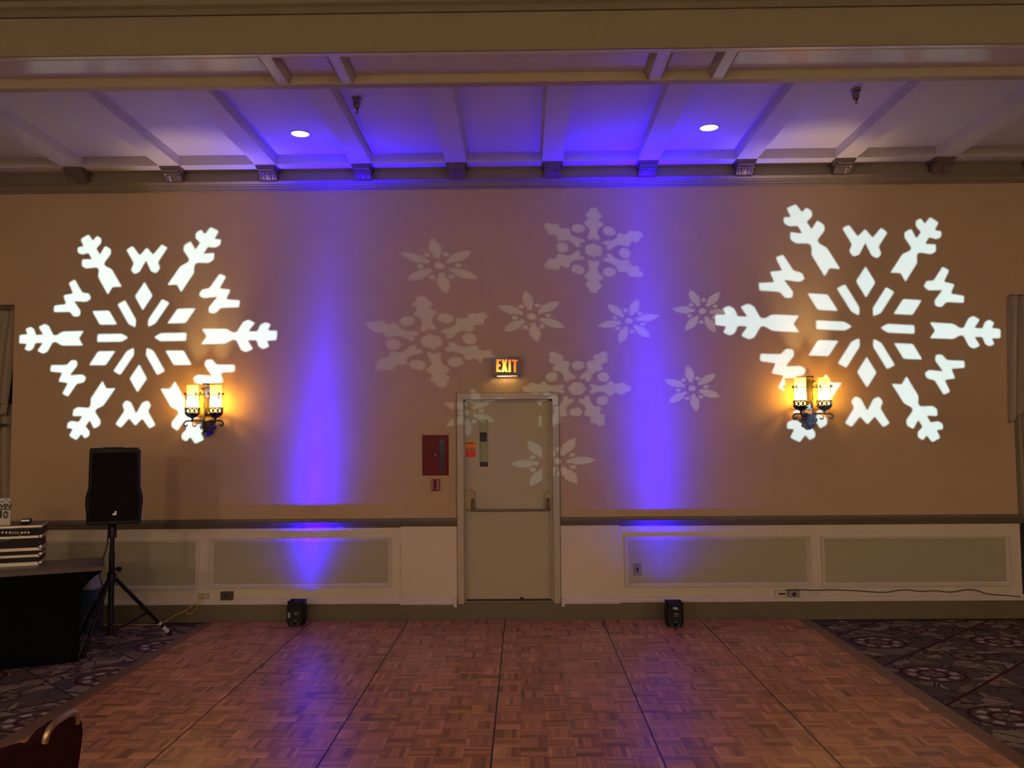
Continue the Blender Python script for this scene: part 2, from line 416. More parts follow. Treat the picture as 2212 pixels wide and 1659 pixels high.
# wainscot: cream boards on the wall, parts of the wall
def wains(x0, x1, y=-.02): MB().box(x0, x1, y, 0, Z_CAP_B, Z_RAIL_B+.01).build('wainscot_board', M['white'], wall)
S0, S1 = atY(866,1230,-.02).x, atY(1338,1230,-.02).x
wains(OL1, S0); wains(XL, OL0); wains(OR1, XR); wains(S0, DX0-.005, -.032); wains(DX1+.005, S1, -.032); wains(S1, OR0)
def panel(px0, py0, px1, py1):
    a = atY(px0, (py0+py1)/2, -.04); b_ = atY(px1, (py0+py1)/2, -.04)
    x0, x1 = a.x, b_.x; z1 = atY((px0+px1)/2, py0, -.04).z; z0 = atY((px0+px1)/2, py1, -.04).z
    MB().box(x0+.03, x1-.03, -.024, -.02, z0+.03, z1-.03).build('panel_field', M['field'], wall)
    def run(n):                                            # mitred frame with an ogee step
        m = MB(); prof = [(0,-.02),(0,-.042),(.010,-.046),(.018,-.034),(.026,-.040),(.036,-.030),(.040,-.02)]
        c = [((x0,z0),(1,1)),((x1,z0),(-1,1)),((x1,z1),(-1,-1)),((x0,z1),(1,-1))]
        vs = []; fs = []
        k = len(prof)
        for (cx, cz), (sx, sz) in (c[n], c[(n+1)%4]):
            vs += [(cx+sx*d, y, cz+sz*d) for d, y in prof]
        fs = [(i, (i+1)%k, k+(i+1)%k, k+i) for i in range(k)]+[tuple(range(k))[::-1], tuple(range(k,2*k))]
        m.add(vs, fs).build('panel_moulding', M['white'], wall)
    for n in range(4): run(n)
panel(60,1166,428,1275); panel(452,1161,845,1270); panel(1350,1157,1752,1268); panel(1776,1157,2184,1267)

def rail(n, x0, x1, lab, ret):
    p = [(0,Z_RAIL_B),(-.028,Z_RAIL_B),(-.034,Z_RAIL_B+.012),(-.036,Z_RAIL_B+.016),(-.038,Z_RAIL_B+.028),(-.041,Z_RAIL_B+.034),
         (-.044,Z_RAIL_T-.012),(-.047,Z_RAIL_T-.006),(-.047,Z_RAIL_T),(-.024,Z_RAIL_T+.006),(-.018,Z_RAIL_T+.026),(-.008,Z_RAIL_T+.03),(0,Z_RAIL_T+.03)]
    o = MB().profx(p, x0, x1, 0 if ret >= 0 else -.7, 0 if ret <= 0 else -.7).build('trim_%d' % n, M['rail']); tag(o, lab, kind='structure')
rail(4, XL, OL0, 'olive brown chair rail beyond the left window recess', 0); rail(5, OR1, XR, 'olive brown chair rail beyond the right window recess', 0)
rail(1, OL1, DX0, 'olive brown chair rail left of the exit door', 0)
rail(2, DX1, OR0, 'olive brown chair rail right of the exit door', 1)
bb = MB(); bb.box(OL1, S0, -.05, 0, 0, Z_CAP_B); bb.box(S0, S1, -.058, 0, 0, Z_CAP_B-.008); bb.box(S1, OR0, -.05, 0, 0, Z_CAP_B)
bb.box(XL, OL0, -.05, 0, 0, Z_CAP_B); bb.box(OR1, XR, -.05, 0, 0, Z_CAP_B)
bbo = bb.build('baseboard_back', M['base']); tag(bbo, 'dark olive skirting board along the back wall', kind='structure')
def cap(x0, x1, dy, dz):
    p = [(0,Z_CAP_B+dz),(-.056+dy,Z_CAP_B+dz),(-.062+dy,Z_CAP_B+.006+dz),(-.062+dy,Z_CAP_B+.022+dz),(-.050+dy,Z_CAP_B+.026+dz),(-.046+dy,Z_CAP_B+.036+dz),(-.036+dy,Z_CAP_T-.008+dz),(-.03+dy,Z_CAP_T+dz),(0,Z_CAP_T+dz)]
    MB().profx(p, x0, x1).build('cap_moulding', M['white'], bbo)
cap(OL1, S0+.006, 0, 0); cap(S0, DX0-.01, -.008, -.010); cap(DX1+.01, S1, -.008, -.010); cap(S1-.006, OR0+.03, 0, 0)
# small plinth returns beside the door frame
for x in (DX0-.035, DX1+.006):
    MB().box(x, x+.03, -.078, 0, Z_CAP_B-.03, Z_CAP_T-.01).build('cap_return', M['white'], bbo)
# dark carpet binding along the wall
MB().box(OL1, OR0, -.105, -.05, 0, .004).build('carpet_binding', M['dark'], fl)
# dark gap lines in the woodwork
for q0, q1 in ((1177,1200),(1228,1245)):
    MB().box(S0-.0005, S0+.0012, -.0333, -.03, atY(866,q1,-.03).z, atY(866,q0,-.03).z).build('board_crack', M['dark'], wall)

# cornice: frieze band, moulding and corbels
fz = MB().box(XL, XR, -.012, 0, Z_CT-.01, Z_ZB).build('trim_3', M['frieze']); tag(fz, 'dark olive frieze and cornice moulding under the ceiling', kind='structure')
h = Z_CT-Z_CB
p = [(0,Z_CB),(-.014,Z_CB),(-.022,Z_CB+.012),(-.022,Z_CB+.02),(-.034,Z_CB+.026),(-.04,Z_CB+.45*h),(-.046,Z_CB+.5*h),(-.05,Z_CB+.6*h),(-.064,Z_CB+.7*h),(-.078,Z_CB+.8*h),(-.078,Z_CT-.01),(-.05,Z_CT),(0,Z_CT)]
MB().profx(p, XL, XR).build('cornice_moulding', M['frieze'], fz)
CX = [atY(x, y, -.12).x for x, y in ((167,372),(374,371),(579,370),(784,370),(987,364),(1193,361),(1398,359),(1608,356),(1820,351),(2033,345))]
stp = (CX[-1]-CX[0])/9; CX = [CX[0]-stp] + CX + [CX[-1]+stp]
BW = .10
zc0, zc1 = Z_CT-.022, Z_ZB
def corbel_mesh():
    m = MB(); d = -BB-.01; H = zc1-zc0
    prof = [(0,zc1-.03),(-d*.97,zc1-.03),(-d*.98,zc1-.045),(-d*.88,zc1-.055),(-d*.90,zc1-.066),(-d*.80,zc1-.074),(-d*.74,zc1-.072),(-d*.74,zc1-.62*H),(-d*.66,zc0+.32*H),(-d*.52,zc0+.16*H),(-d*.42,zc0+.05*H),(-d*.42,zc0),(0,zc0)]
    m.profx(prof, -BW*.78, BW*.78)
    m.box(-BW, BW, -d-.006, 0, zc1-.014, zc1); m.box(-BW*.92, BW*.92, -d, 0, zc1-.03, zc1-.014)
    m.box(-BW*.86, BW*.86, -d*.45, 0, zc0-.004, zc0+.008)
    # carved leaves on the curved front
    for k in (-2,-1,0,1,2):
        x = k*BW*.3
        pts = [(x*.9,-d*.86,zc1-.062),(x*1.05,-d*.76,zc1-.080),(x,-d*.70,zc0+.40*H),(x*1.05,-d*.55,zc0+.18*H),(x*.9,-d*.43,zc0+.05*H)]
        m.tube(spl(pts,4), [.008]*6+[.011]*6+[.007]*5, 6)
    for sx in (-1, 1):
        m.lathe([(.006,-.004),(.016,-.004),(.016,.006),(.004,.006)], (sx*BW*.80,-d*.80,zc1-.055), 10, 'X')
    return m
c0 = corbel_mesh().build('corbel', M['corbel'], fz, smooth=True)
for i, x in enumerate(CX):
    c = c0 if i == 0 else link(c0.copy())
    c.parent = fz; c.location = (x, 0, 0)

# ceiling bays by the wall
ce = MB().box(XL, XR, Y1-.05, T, Z_ZP, Z_ZP+.12).build('ceiling', M['ceil']); tag(ce, 'white coffered ceiling bays above the back wall', kind='structure')
MB().box(XL, XR, BB, 0, Z_ZB, Z_ZP).build('border_beam', M['ceil'], ce)
bm0 = MB().box(-BW, BW, Y1-.02, BB, Z_ZB, Z_ZP).build('ceiling_beam', M['ceil'], ce)
BX = [CX[0]-2*stp, CX[0]-stp] + CX + [CX[-1]+stp, CX[-1]+2*stp]
for i, x in enumerate(BX):
    b = bm0 if i == 0 else link(bm0.copy()); b.parent = ce; b.location = (x,0,0)
# hatch cracks in the bays left and right
for (xa, ya, xb, yb, xc, yc) in ((175,222,228,222,263,252),(1962,190,2014,189,1930,220)):
    a = atZ(xa,ya,Z_ZP); b_ = atZ(xb,yb,Z_ZP); c = atZ(xc,yc,Z_ZP)
    m = MB().tube([a, b_], .005, 4)
    m.tube([b_ if xc > xa else a, c], .005, 4)
    q0 = atZ(xb+3 if xc > xa else xa-5, ya+26, Z_ZP); q1 = atZ(xb+4 if xc > xa else xa-5, ya+38, Z_ZP); m.tube([q0,q1], .003, 4)
    m.build('hatch_crack', M['dark'], ce)

# deep cross beam with panelled soffit
def sx(px, py=150): return atZ(px, py, Z_S).x
cbm = MB(); cbm.box(XL, XR, Y2, Y1, Z_S+.05, Z_MAIN)
YF = atZ(1106,174.5,Z_S).y; YN = atZ(1106,117,Z_S).y
cbm.box(XL, XR, YF, Y1, Z_S, Z_S+.05); cbm.box(XL, XR, Y2, YN, Z_S, Z_S+.05)
edges = [(sx(596), sx(609)), (sx(735), sx(750)), (sx(1412), sx(1430)), (sx(1558), sx(1572))]
div = [(sx(577), sx(604)), (sx(722), sx(748)), (sx(1407), sx(1436)), (sx(1547), sx(1574))]
for a, b_ in div: cbm.box(a, b_, YN, YF, Z_S, Z_S+.05)
cross = cbm.build('cross_beam', M['soffit'], ce)
MB().box(XL, XR, YF+.004, Y1+.004, Z_S-.006, Z_S).build('edge_strip', M['strip_paint'], cross)
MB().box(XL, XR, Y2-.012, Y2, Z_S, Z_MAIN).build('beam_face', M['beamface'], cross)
spans = [(XL, div[0][0])]+[(div[i][1], div[i+1][0]) for i in range(3)]+[(div[3][1], XR)]
for a, b_ in spans:
    MB().box(a, b_, YN, YF, Z_S+.045, Z_S+.05).build('soffit_panel', M['soffit'], cross)
    m = MB(); w_ = .032; zt = Z_S+.046
    def tri(pa, pb, inn):                                   # sloping moulding strip
        pa, pb, inn = Vector(pa), Vector(pb), Vector(inn)
        e = (pb-pa).normalized()*w_
        vs = [(*pa, Z_S-.004), (*(pa-inn*.003), Z_S-.004), (*(pa+inn*w_+e), zt), (*(pa), zt)]
        vs2 = [(*pb, Z_S-.004), (*(pb-inn*.003), Z_S-.004), (*(pb+inn*w_-e), zt), (*(pb), zt)]
        m.add(vs+vs2, [(0,1,5,4),(1,2,6,5),(2,3,7,6),(3,0,4,7),(3,2,1,0),(4,5,6,7)])
    tri((a,YF),(b_,YF),(0,-1)); tri((a,YN),(b_,YN),(0,1)); tri((a,YN),(a,YF),(1,0)); tri((b_,YN),(b_,YF),(-1,0))
    m.build('soffit_moulding', M['mould'], cross)
zm = atY(1106,28,Y2).z
p = [(Y2,zm),(Y2-.03,zm),(Y2-.045,zm+.03),(Y2-.06,zm+.05),(Y2-.07,zm+.08),(Y2-.12,zm+.13),(Y2-.14,zm+.17),(Y2-.20,zm+.2),(Y2-.22,zm+.25),(Y2,zm+.25)]
MB().profx(p, XL, XR).build('crown_moulding', M['crown'], cross)
MB().box(XL, XR, YR, Y2, Z_MAIN, Z_MAIN+.1).build('hall_ceiling', M['ceil'], ce)

# ------------------------------------------------------------------ globe lamps added for room fill light (unseen, behind the viewer)
M['globe'] = shell('opal_globe', (1.0,.92,.8), .55)
for x, y, lab in ((-6.2,-12.2,'leftmost'), (-2.1,-12.8,'second from left'), (2.1,-12.8,'second from right'), (6.2,-12.2,'rightmost')):
    zg = 2.95
    t = thing('fill_globe_lamp', 'opal globe lamp added for room fill light, %s of the four unseen behind the viewer' % lab, 'ceiling light', (x, y, zg), 'added fill light globes')
    MB().lathe([(.01,-.03),(.05,-.028),(.07,0),(.01,0)], (x,y,Z_MAIN), 16).build('ceiling_canopy', M['brass'], t, True)
    MB().tube([(x,y,zg+.24),(x,y,Z_MAIN-.02)], .008, 8).build('rod', M['brass'], t, True)
    MB().lathe([(.25*math.sin(PI*k/12), -.25*math.cos(PI*k/12)) for k in range(1,12)], (x,y,zg), 24).build('globe', M['globe'], t, True)
    l = bpy.data.lights.new('fill_bulb','POINT'); l.energy = ROOM_W; l.color = ROOM_COL; l.shadow_soft_size = .22
    lo = bpy.data.objects.new('fill_bulb', l); link(lo); lo.parent = t

# ------------------------------------------------------------------ exit door
door = thing('door_1', 'beige fire exit door with panic bar and narrow window', None, ((DX0+DX1)/2, 0, DZ0), kind='structure')
fw = .062; YS = .085
m = MB()
m.box(DX0, DX0+fw, -.03, YS, DZ0, DZ1); m.box(DX1-fw, DX1, -.03, YS, DZ0, DZ1); m.box(DX0+fw, DX1-fw, -.03, YS, DZ1-fw, DZ1)
m.box(DX0+fw, DX0+fw+.014, .045, YS, DZ0, DZ1-fw); m.box(DX1-fw-.028, DX1-fw, .045, YS, DZ0, DZ1-fw); m.box(DX0+fw, DX1-fw, .045, YS, DZ1-fw-.016, DZ1-fw)
m.build('door_frame', M['frame'], door)
m = MB()
for x in (DX0-.004, DX1+.001): m.box(x, x+.003, -.024, 0, DZ0, DZ1+.003)
m.box(DX0, DX1, -.024, 0, DZ1, DZ1+.003); m.build('frame_gap', M['dark'], door)
gx0, gx1 = atY(1036,950,YS).x, atY(1054,950,YS).x; gz0, gz1 = atY(1045,1008,YS).z, atY(1045,907,YS).z
m = MB(); a0, a1 = DX0+fw, DX1-fw; sz0 = DZ0+.03; sz1 = DZ1-fw
m.box(a0,gx0,YS,YS+.045,sz0,sz1); m.box(gx1,a1,YS,YS+.045,sz0,sz1); m.box(gx0,gx1,YS,YS+.045,sz0,gz0); m.box(gx0,gx1,YS,YS+.045,gz1,sz1)
m.build('door_slab', M['door'], door)
m = MB(); g = .014
m.box(gx0-g,gx0,YS-.006,YS,gz0-g,gz1+g); m.box(gx1,gx1+g,YS-.006,YS,gz0-g,gz1+g); m.box(gx0,gx1,YS-.006,YS,gz0-g,gz0); m.box(gx0,gx1,YS-.006,YS,gz1,gz1+g)
lite = m.build('window_bead', M['door'], door)
MB().box(gx0,gx1,YS+.015,YS+.02,gz0,gz1).build('window_pane', M['pane'], door)
zz = lambda py: atY(1045,py,YS).z
MB().box(gx0+.004,gx1-.012,YS+.011,YS+.015,zz(954),zz(934)).build('pane_dark_piece', M['ink'], door)  # dark parts of the view beyond, set on the pane as pieces
MB().box(gx0+.002,gx1-.002,YS+.011,YS+.015,zz(1008),zz(998)).build('pane_dark_piece', M['ink'], door)
m = MB(); m.box(DX0+fw, DX1-fw, -.045, .12, DZ0-.012, DZ0+.008); m.box(DX0+fw, DX1-fw, .02, .1, DZ0+.008, DZ0+.02); m.build('threshold', M['brass'], door)
# panic bar
zb = atY(1100,1100,YS).z; xl0, xl1 = atY(1005,1080,YS).x, atY(1026,1080,YS).x; xr0, xr1 = atY(1177,1080,YS).x, atY(1191,1080,YS).x
def ycap(x0, x1, z0, z1, y0, y1, n=8):                      # plate with a rounded top
    r = (x1-x0)/2; pr = [(x0,z0),(x1,z0)]+[((x0+x1)/2+r*math.cos(PI*k/n), z1-r+r*math.sin(PI*k/n)) for k in range(n+1)]
    return MB().profy(pr, y0, y1)
pb = ycap(xl0, xl1, atY(1015,1100,YS).z, atY(1015,1058,YS).z, YS-.05, YS).build('panic_latch_case', M['brass'], door)
pr_ = ycap(xr0, xr1, atY(1184,1098,YS).z, atY(1184,1062,YS).z, YS-.045, YS).build('panic_hinge_case', M['brass'], door)
m = MB(); yb = YS-.085
m.tube([(xl0+.06,yb,zb),(xr1-.03,yb,zb)], .011, 12)
m.build('panic_bar', M['brass'], door, True)
for x in (xl0+.075, xr0+.028):
    MB().tube(spl([(x,YS-.045,zb+.10),(x,yb+.005,zb+.085),(x,yb-.004,zb+.04),(x,yb,zb)],5), .013, 8).build('panic_arm', M['brass'], door, True)
MB().box(xl0-.008,xl0+.002,YS-.03,YS-.012,zb+.06,zb+.10).build('latch_bolt', M['chrome'], door)
# notices stuck to the door
def sticker(name, px0, py0, px1, py1, m_, lines=()):
    a = atY(px0,py0,YS); b_ = atY(px1,py1,YS)
    o = MB().bevbox(a.x,b_.x,YS-.0025,YS,b_.z,a.z,.001).build(name, m_, door)
    for (u0,u1,v0,v1,mm) in lines:
        MB().box(a.x+(b_.x-a.x)*u0,a.x+(b_.x-a.x)*u1,YS-.0035,YS-.0025,a.z+(b_.z-a.z)*v1,a.z+(b_.z-a.z)*v0).build('print_line', mm, o)
sticker('orange_notice',1004.5,954,1028,970.5,M['orange'],((.15,.85,.16,.28,M['ink']),(.1,.9,.82,.88,M['ink'])))
sticker('red_notice',1004.5,971.5,1027,987,M['redstick'],((.42,.46,.1,.4,M['stripe']),))
# scuffs at the door foot
MB().box(atY(1123,1297,YS).x,atY(1131,1297,YS).x,YS-.003,YS,DZ0+.03,DZ0+.045).build('scuff', M['dark'], door)

# ------------------------------------------------------------------ windows with drapes at both ends
def fold_sheet(x_at, y_at, z0, z1, nx, nz):
    m = MB(); vs = []; fs = []
    for j in range(nz+1):
        v = j/nz
        for i in range(nx+1):
            u = i/nx; vs.append((x_at(u,v), y_at(u,v), z0+(z1-z0)*v if not callable(z0) else z0(u,v)))
    for j in range(nz):
        for i in range(nx): a = j*(nx+1)+i; fs.append((a,a+1,a+nx+2,a+nx+1))
    return m.add(vs, fs)
def solid(o, t=.006):
    s = o.modifiers.new('thickness','SOLIDIFY'); s.thickness = t; return o
for n, (x0, x1, side) in enumerate(((OL0, OL1, -1), (OR0, OR1, 1)), 1):
    wn = thing('window_%d' % n, 'dark tall window in a recess %s of the snowflake wall' % ('at the left end' if side < 0 else 'at the right end'), None, ((x0+x1)/2, .2, 0), kind='structure')
    m = MB()
    for a, b_ in ((x0,x0+.09),(x1-.09,x1),((x0+x1)/2-.03,(x0+x1)/2+.03)): m.box(a,b_,.30,.36,0,Z_OP)
    for a, b_ in ((0,.12),(1.0,1.05),(2.0,2.04),(Z_OP-.1,Z_OP)): m.box(x0,x1,.30,.36,a,b_)
    m.build('window_frame', M['rail'], wn)
    for a, b_ in ((x0+.09,(x0+x1)/2-.03),((x0+x1)/2+.03,x1-.09)):
        for c, d in ((.12,1.0),(1.05,2.0),(2.04,Z_OP-.1)): MB().box(a,b_,.325,.332,c,d).build('window_pane', M['glassdark'], wn)
    MB().box(x0, x1, .395, .41, 0, Z_OP).build('window_backing', M['dark'], wn)
    MB().box(x0,x1,.06,.10,Z_OP-.035,Z_OP).build('curtain_track', M['rail'], wn)
# left drape
cu = thing('curtain', 'grey brown swagged drape in the recess left of the big snowflake', 'curtain', (OL1-.4,.1,0))
o = fold_sheet(lambda u,v: OL1-1.5+1.49*u-.10*(1-v)*u, lambda u,v: .10+.035*math.sin(u*2*PI*9+.5*math.sin(v*3))*(0.6+.4*v), 2.02, Z_OP-.03, 120, 24).build('swag', M['curtain'], cu, True); solid(o)
o = fold_sheet(lambda u,v: OL1-1.5+1.43*u+.02*math.sin(v*5), lambda u,v: .17+.03*math.sin(u*2*PI*8+1), .03, 2.14, 110, 16).build('lower_drape', M['curtain'], cu, True); solid(o)
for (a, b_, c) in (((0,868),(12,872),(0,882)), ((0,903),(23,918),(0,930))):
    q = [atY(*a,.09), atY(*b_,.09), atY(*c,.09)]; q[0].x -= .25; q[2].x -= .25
    m = MB(); m.profy([(k.x,k.z) for k in q], .052, .075); m.build('swag_gap_shade', M['curtaindark'], cu)  # dark pieces standing in for the shaded gaps between swag layers
# right drape
cu = thing('curtain', 'brown drape with hanging tail in the recess right of the big snowflake', 'curtain', (OR0+.4,.1,0))
def zr(u,v): 
    zb_ = atY(2183,914,-.02).z+ .9*min(1,max(0,(u-.02)*1.6))*.75
    return zb_+(Z_OP-.01-zb_)*v
xt = atY(2177,640,-.02).x; xb_ = atY(2180,910,-.03).x
o = fold_sheet(lambda u,v: (xb_+(xt-xb_)*v)+1.5*u*(1-.15*(1-v)), lambda u,v: -.025+.03*math.sin(u*2*PI*16)*(.4+.6*v)+.12*u, zr, 0, 150, 24).build('swag', M['curtain'], cu, True); solid(o)
xa = atY(2191,1000,.06).x
o = fold_sheet(lambda u,v: xa+.11*u+.015*(1-v), lambda u,v: .06+.03*math.sin(u*2*PI*1.5), .9, 2.2, 20, 12).build('lower_drape', M['curtain'], cu, True); solid(o)
o = fold_sheet(lambda u,v: xa+.09+1.3*u, lambda u,v: .2+.03*math.sin(u*2*PI*12), .02, 2.6, 120, 8).build('back_drape', M['curtaindark'], cu, True); solid(o)

# ------------------------------------------------------------------ dance floor
P_ = .9235; DXC = -.186; DY0 = -.105; ZT = .022
df = thing('dance_floor', 'portable parquet dance floor of square oak panels on the carpet', 'dance floor', (DXC, DY0-2.5, 0))
OAK = [(.50,.225,.095),(.41,.175,.070),(.60,.29,.13),(.30,.12,.050),(.47,.21,.088),(.50,.215,.09),(.54,.25,.105),(.42,.18,.072)]
NB, NFG = 6, 6
BL = (P_-.010)/NB
def block_mesh(m, x, y, horiz, rnd, tone):
    w_ = BL/NFG
    for k in range(NFG):
        c = rnd.choice(OAK); q = tone*rnd.uniform(.80,1.18)
        if rnd.random() < .07: q *= .58
        c = tuple(a*q for a in c); g = .0007
        if horiz: m.box(x-BL/2+g, x+BL/2-g, y-BL/2+k*w_+g*.6, y-BL/2+(k+1)*w_-g*.6, ZT-.006, ZT, c, False)
        else: m.box(x-BL/2+k*w_+g*.6, x-BL/2+(k+1)*w_-g*.6, y-BL/2+g, y+BL/2-g, ZT-.006, ZT, c, False)
rnd = random.Random(3)
variants = []
for k in range(14):
    m = MB(); block_mesh(m, 0, 0, True, rnd, rnd.uniform(.86,1.12))
    o = m.build('parquet_block', M['wood']); variants.append(o.data); bpy.data.objects.remove(o)
blocks = []; panels = {}
for r in range(7):
    for c in range(6):
        x0 = DXC+(c-3)*P_; y1 = DY0-r*P_
        pn = MB().box(x0+.0015, x0+P_-.0015, y1-P_+.0015, y1-.0015, .001, ZT-.0035).build('floor_panel', M['seam'], df)
        panels[(r,c)] = pn
        for j in range(NB):
            for i in range(NB):
                bx = x0+.005+(i+.5)*BL; by = y1-.005-(j+.5)*BL
                px, py = proj((bx,by,ZT)); vis = -40 < px < 2252 and py < 1700
                blocks.append((-(py) if vis else 1e6, bx, by, (i+j) % 2, (r,c)))
blocks.sort(key=lambda t: t[0])
rest = MB()
for k, (s_, bx, by, hz, rc) in enumerate(blocks):
    if k < 300:
        o = bpy.data.objects.new('parquet_block', rnd.choice(variants)); link(o); o.parent = panels[rc]
        o.location = Vector((bx,by,0))-BASE[df]
        o.rotation_euler = (0,0,(0 if hz else PI/2)+rnd.choice((0,PI)))
    else: block_mesh(rest, bx, by, bool(hz), rnd, rnd.uniform(.86,1.12))
rest.build('parquet_blocks', M['wood'], df, kind='stuff')
ZR = ZT-.002
for side in (-1, 1):
    xe = DXC+side*3*P_
    for r in range(7):
        y1 = DY0-r*P_
        pr = [(xe+side*.002,.001),(xe+side*.002,ZR),(xe+side*.02,ZR),(xe+side*.135,.004),(xe+side*.135,.001)]
        MB().profy(pr, y1-P_+.001, y1-.001).build('edge_ramp', M['ramp'], df)

# ------------------------------------------------------------------ ceiling fittings
G = 'recessed lights in the blue bays'
for px, py, lab in ((648.5,288.5,'white recessed downlight in the blue bay above the left uplight'),(1531.5,275.5,'white recessed downlight in the blue bay above the right uplight')):
    c = atZ(px,py,Z_ZP)
    t = thing('recessed_light', lab, 'ceiling light', c, G)
    MB().lathe([(.078,-.001),(.082,-.006),(.092,-.004),(.094,0),(.078,0)], c, 32).build('trim_ring', M['white'], t, True)
    MB().lathe([(.001,-.0045),(.07,-.0045),(.079,-.002),(.079,0),(.001,0)], c, 32).build('lens', M['lens'], t)
for px, py, lab in ((771,212,'dark chrome sprinkler head in the bay right of the left downlight'),(1848,193,'dark chrome sprinkler head at the upper right of the ceiling')):
    c = atZ(px,py,Z_ZP); t = thing('sprinkler_head', lab, 'sprinkler', c, 'ceiling sprinkler heads')
    MB().lathe([(.043,0),(.043,-.010),(.038,-.020),(.030,-.024),(.030,-.055),(.028,-.07),(.018,-.088),(.009,-.094)], c, 24).build('escutcheon', M['chrome'], t, True)
    m = MB().tube([c+Vector((0,0,-.09)), c+Vector((0,0,-.125))], .006, 8)
    m.build('nozzle', M['chrome'], t, True)
    MB().torus(c+Vector((.006,0,-.107)), .009, .003, 'Y', 14, 6).build('fusible_link', M['chrome'], t, True)
    MB().lathe([(.003,0),(.014,0),(.014,.003),(.003,.003)], c+Vector((0,0,-.128)), 14).build('deflector', M['chrome'], t)

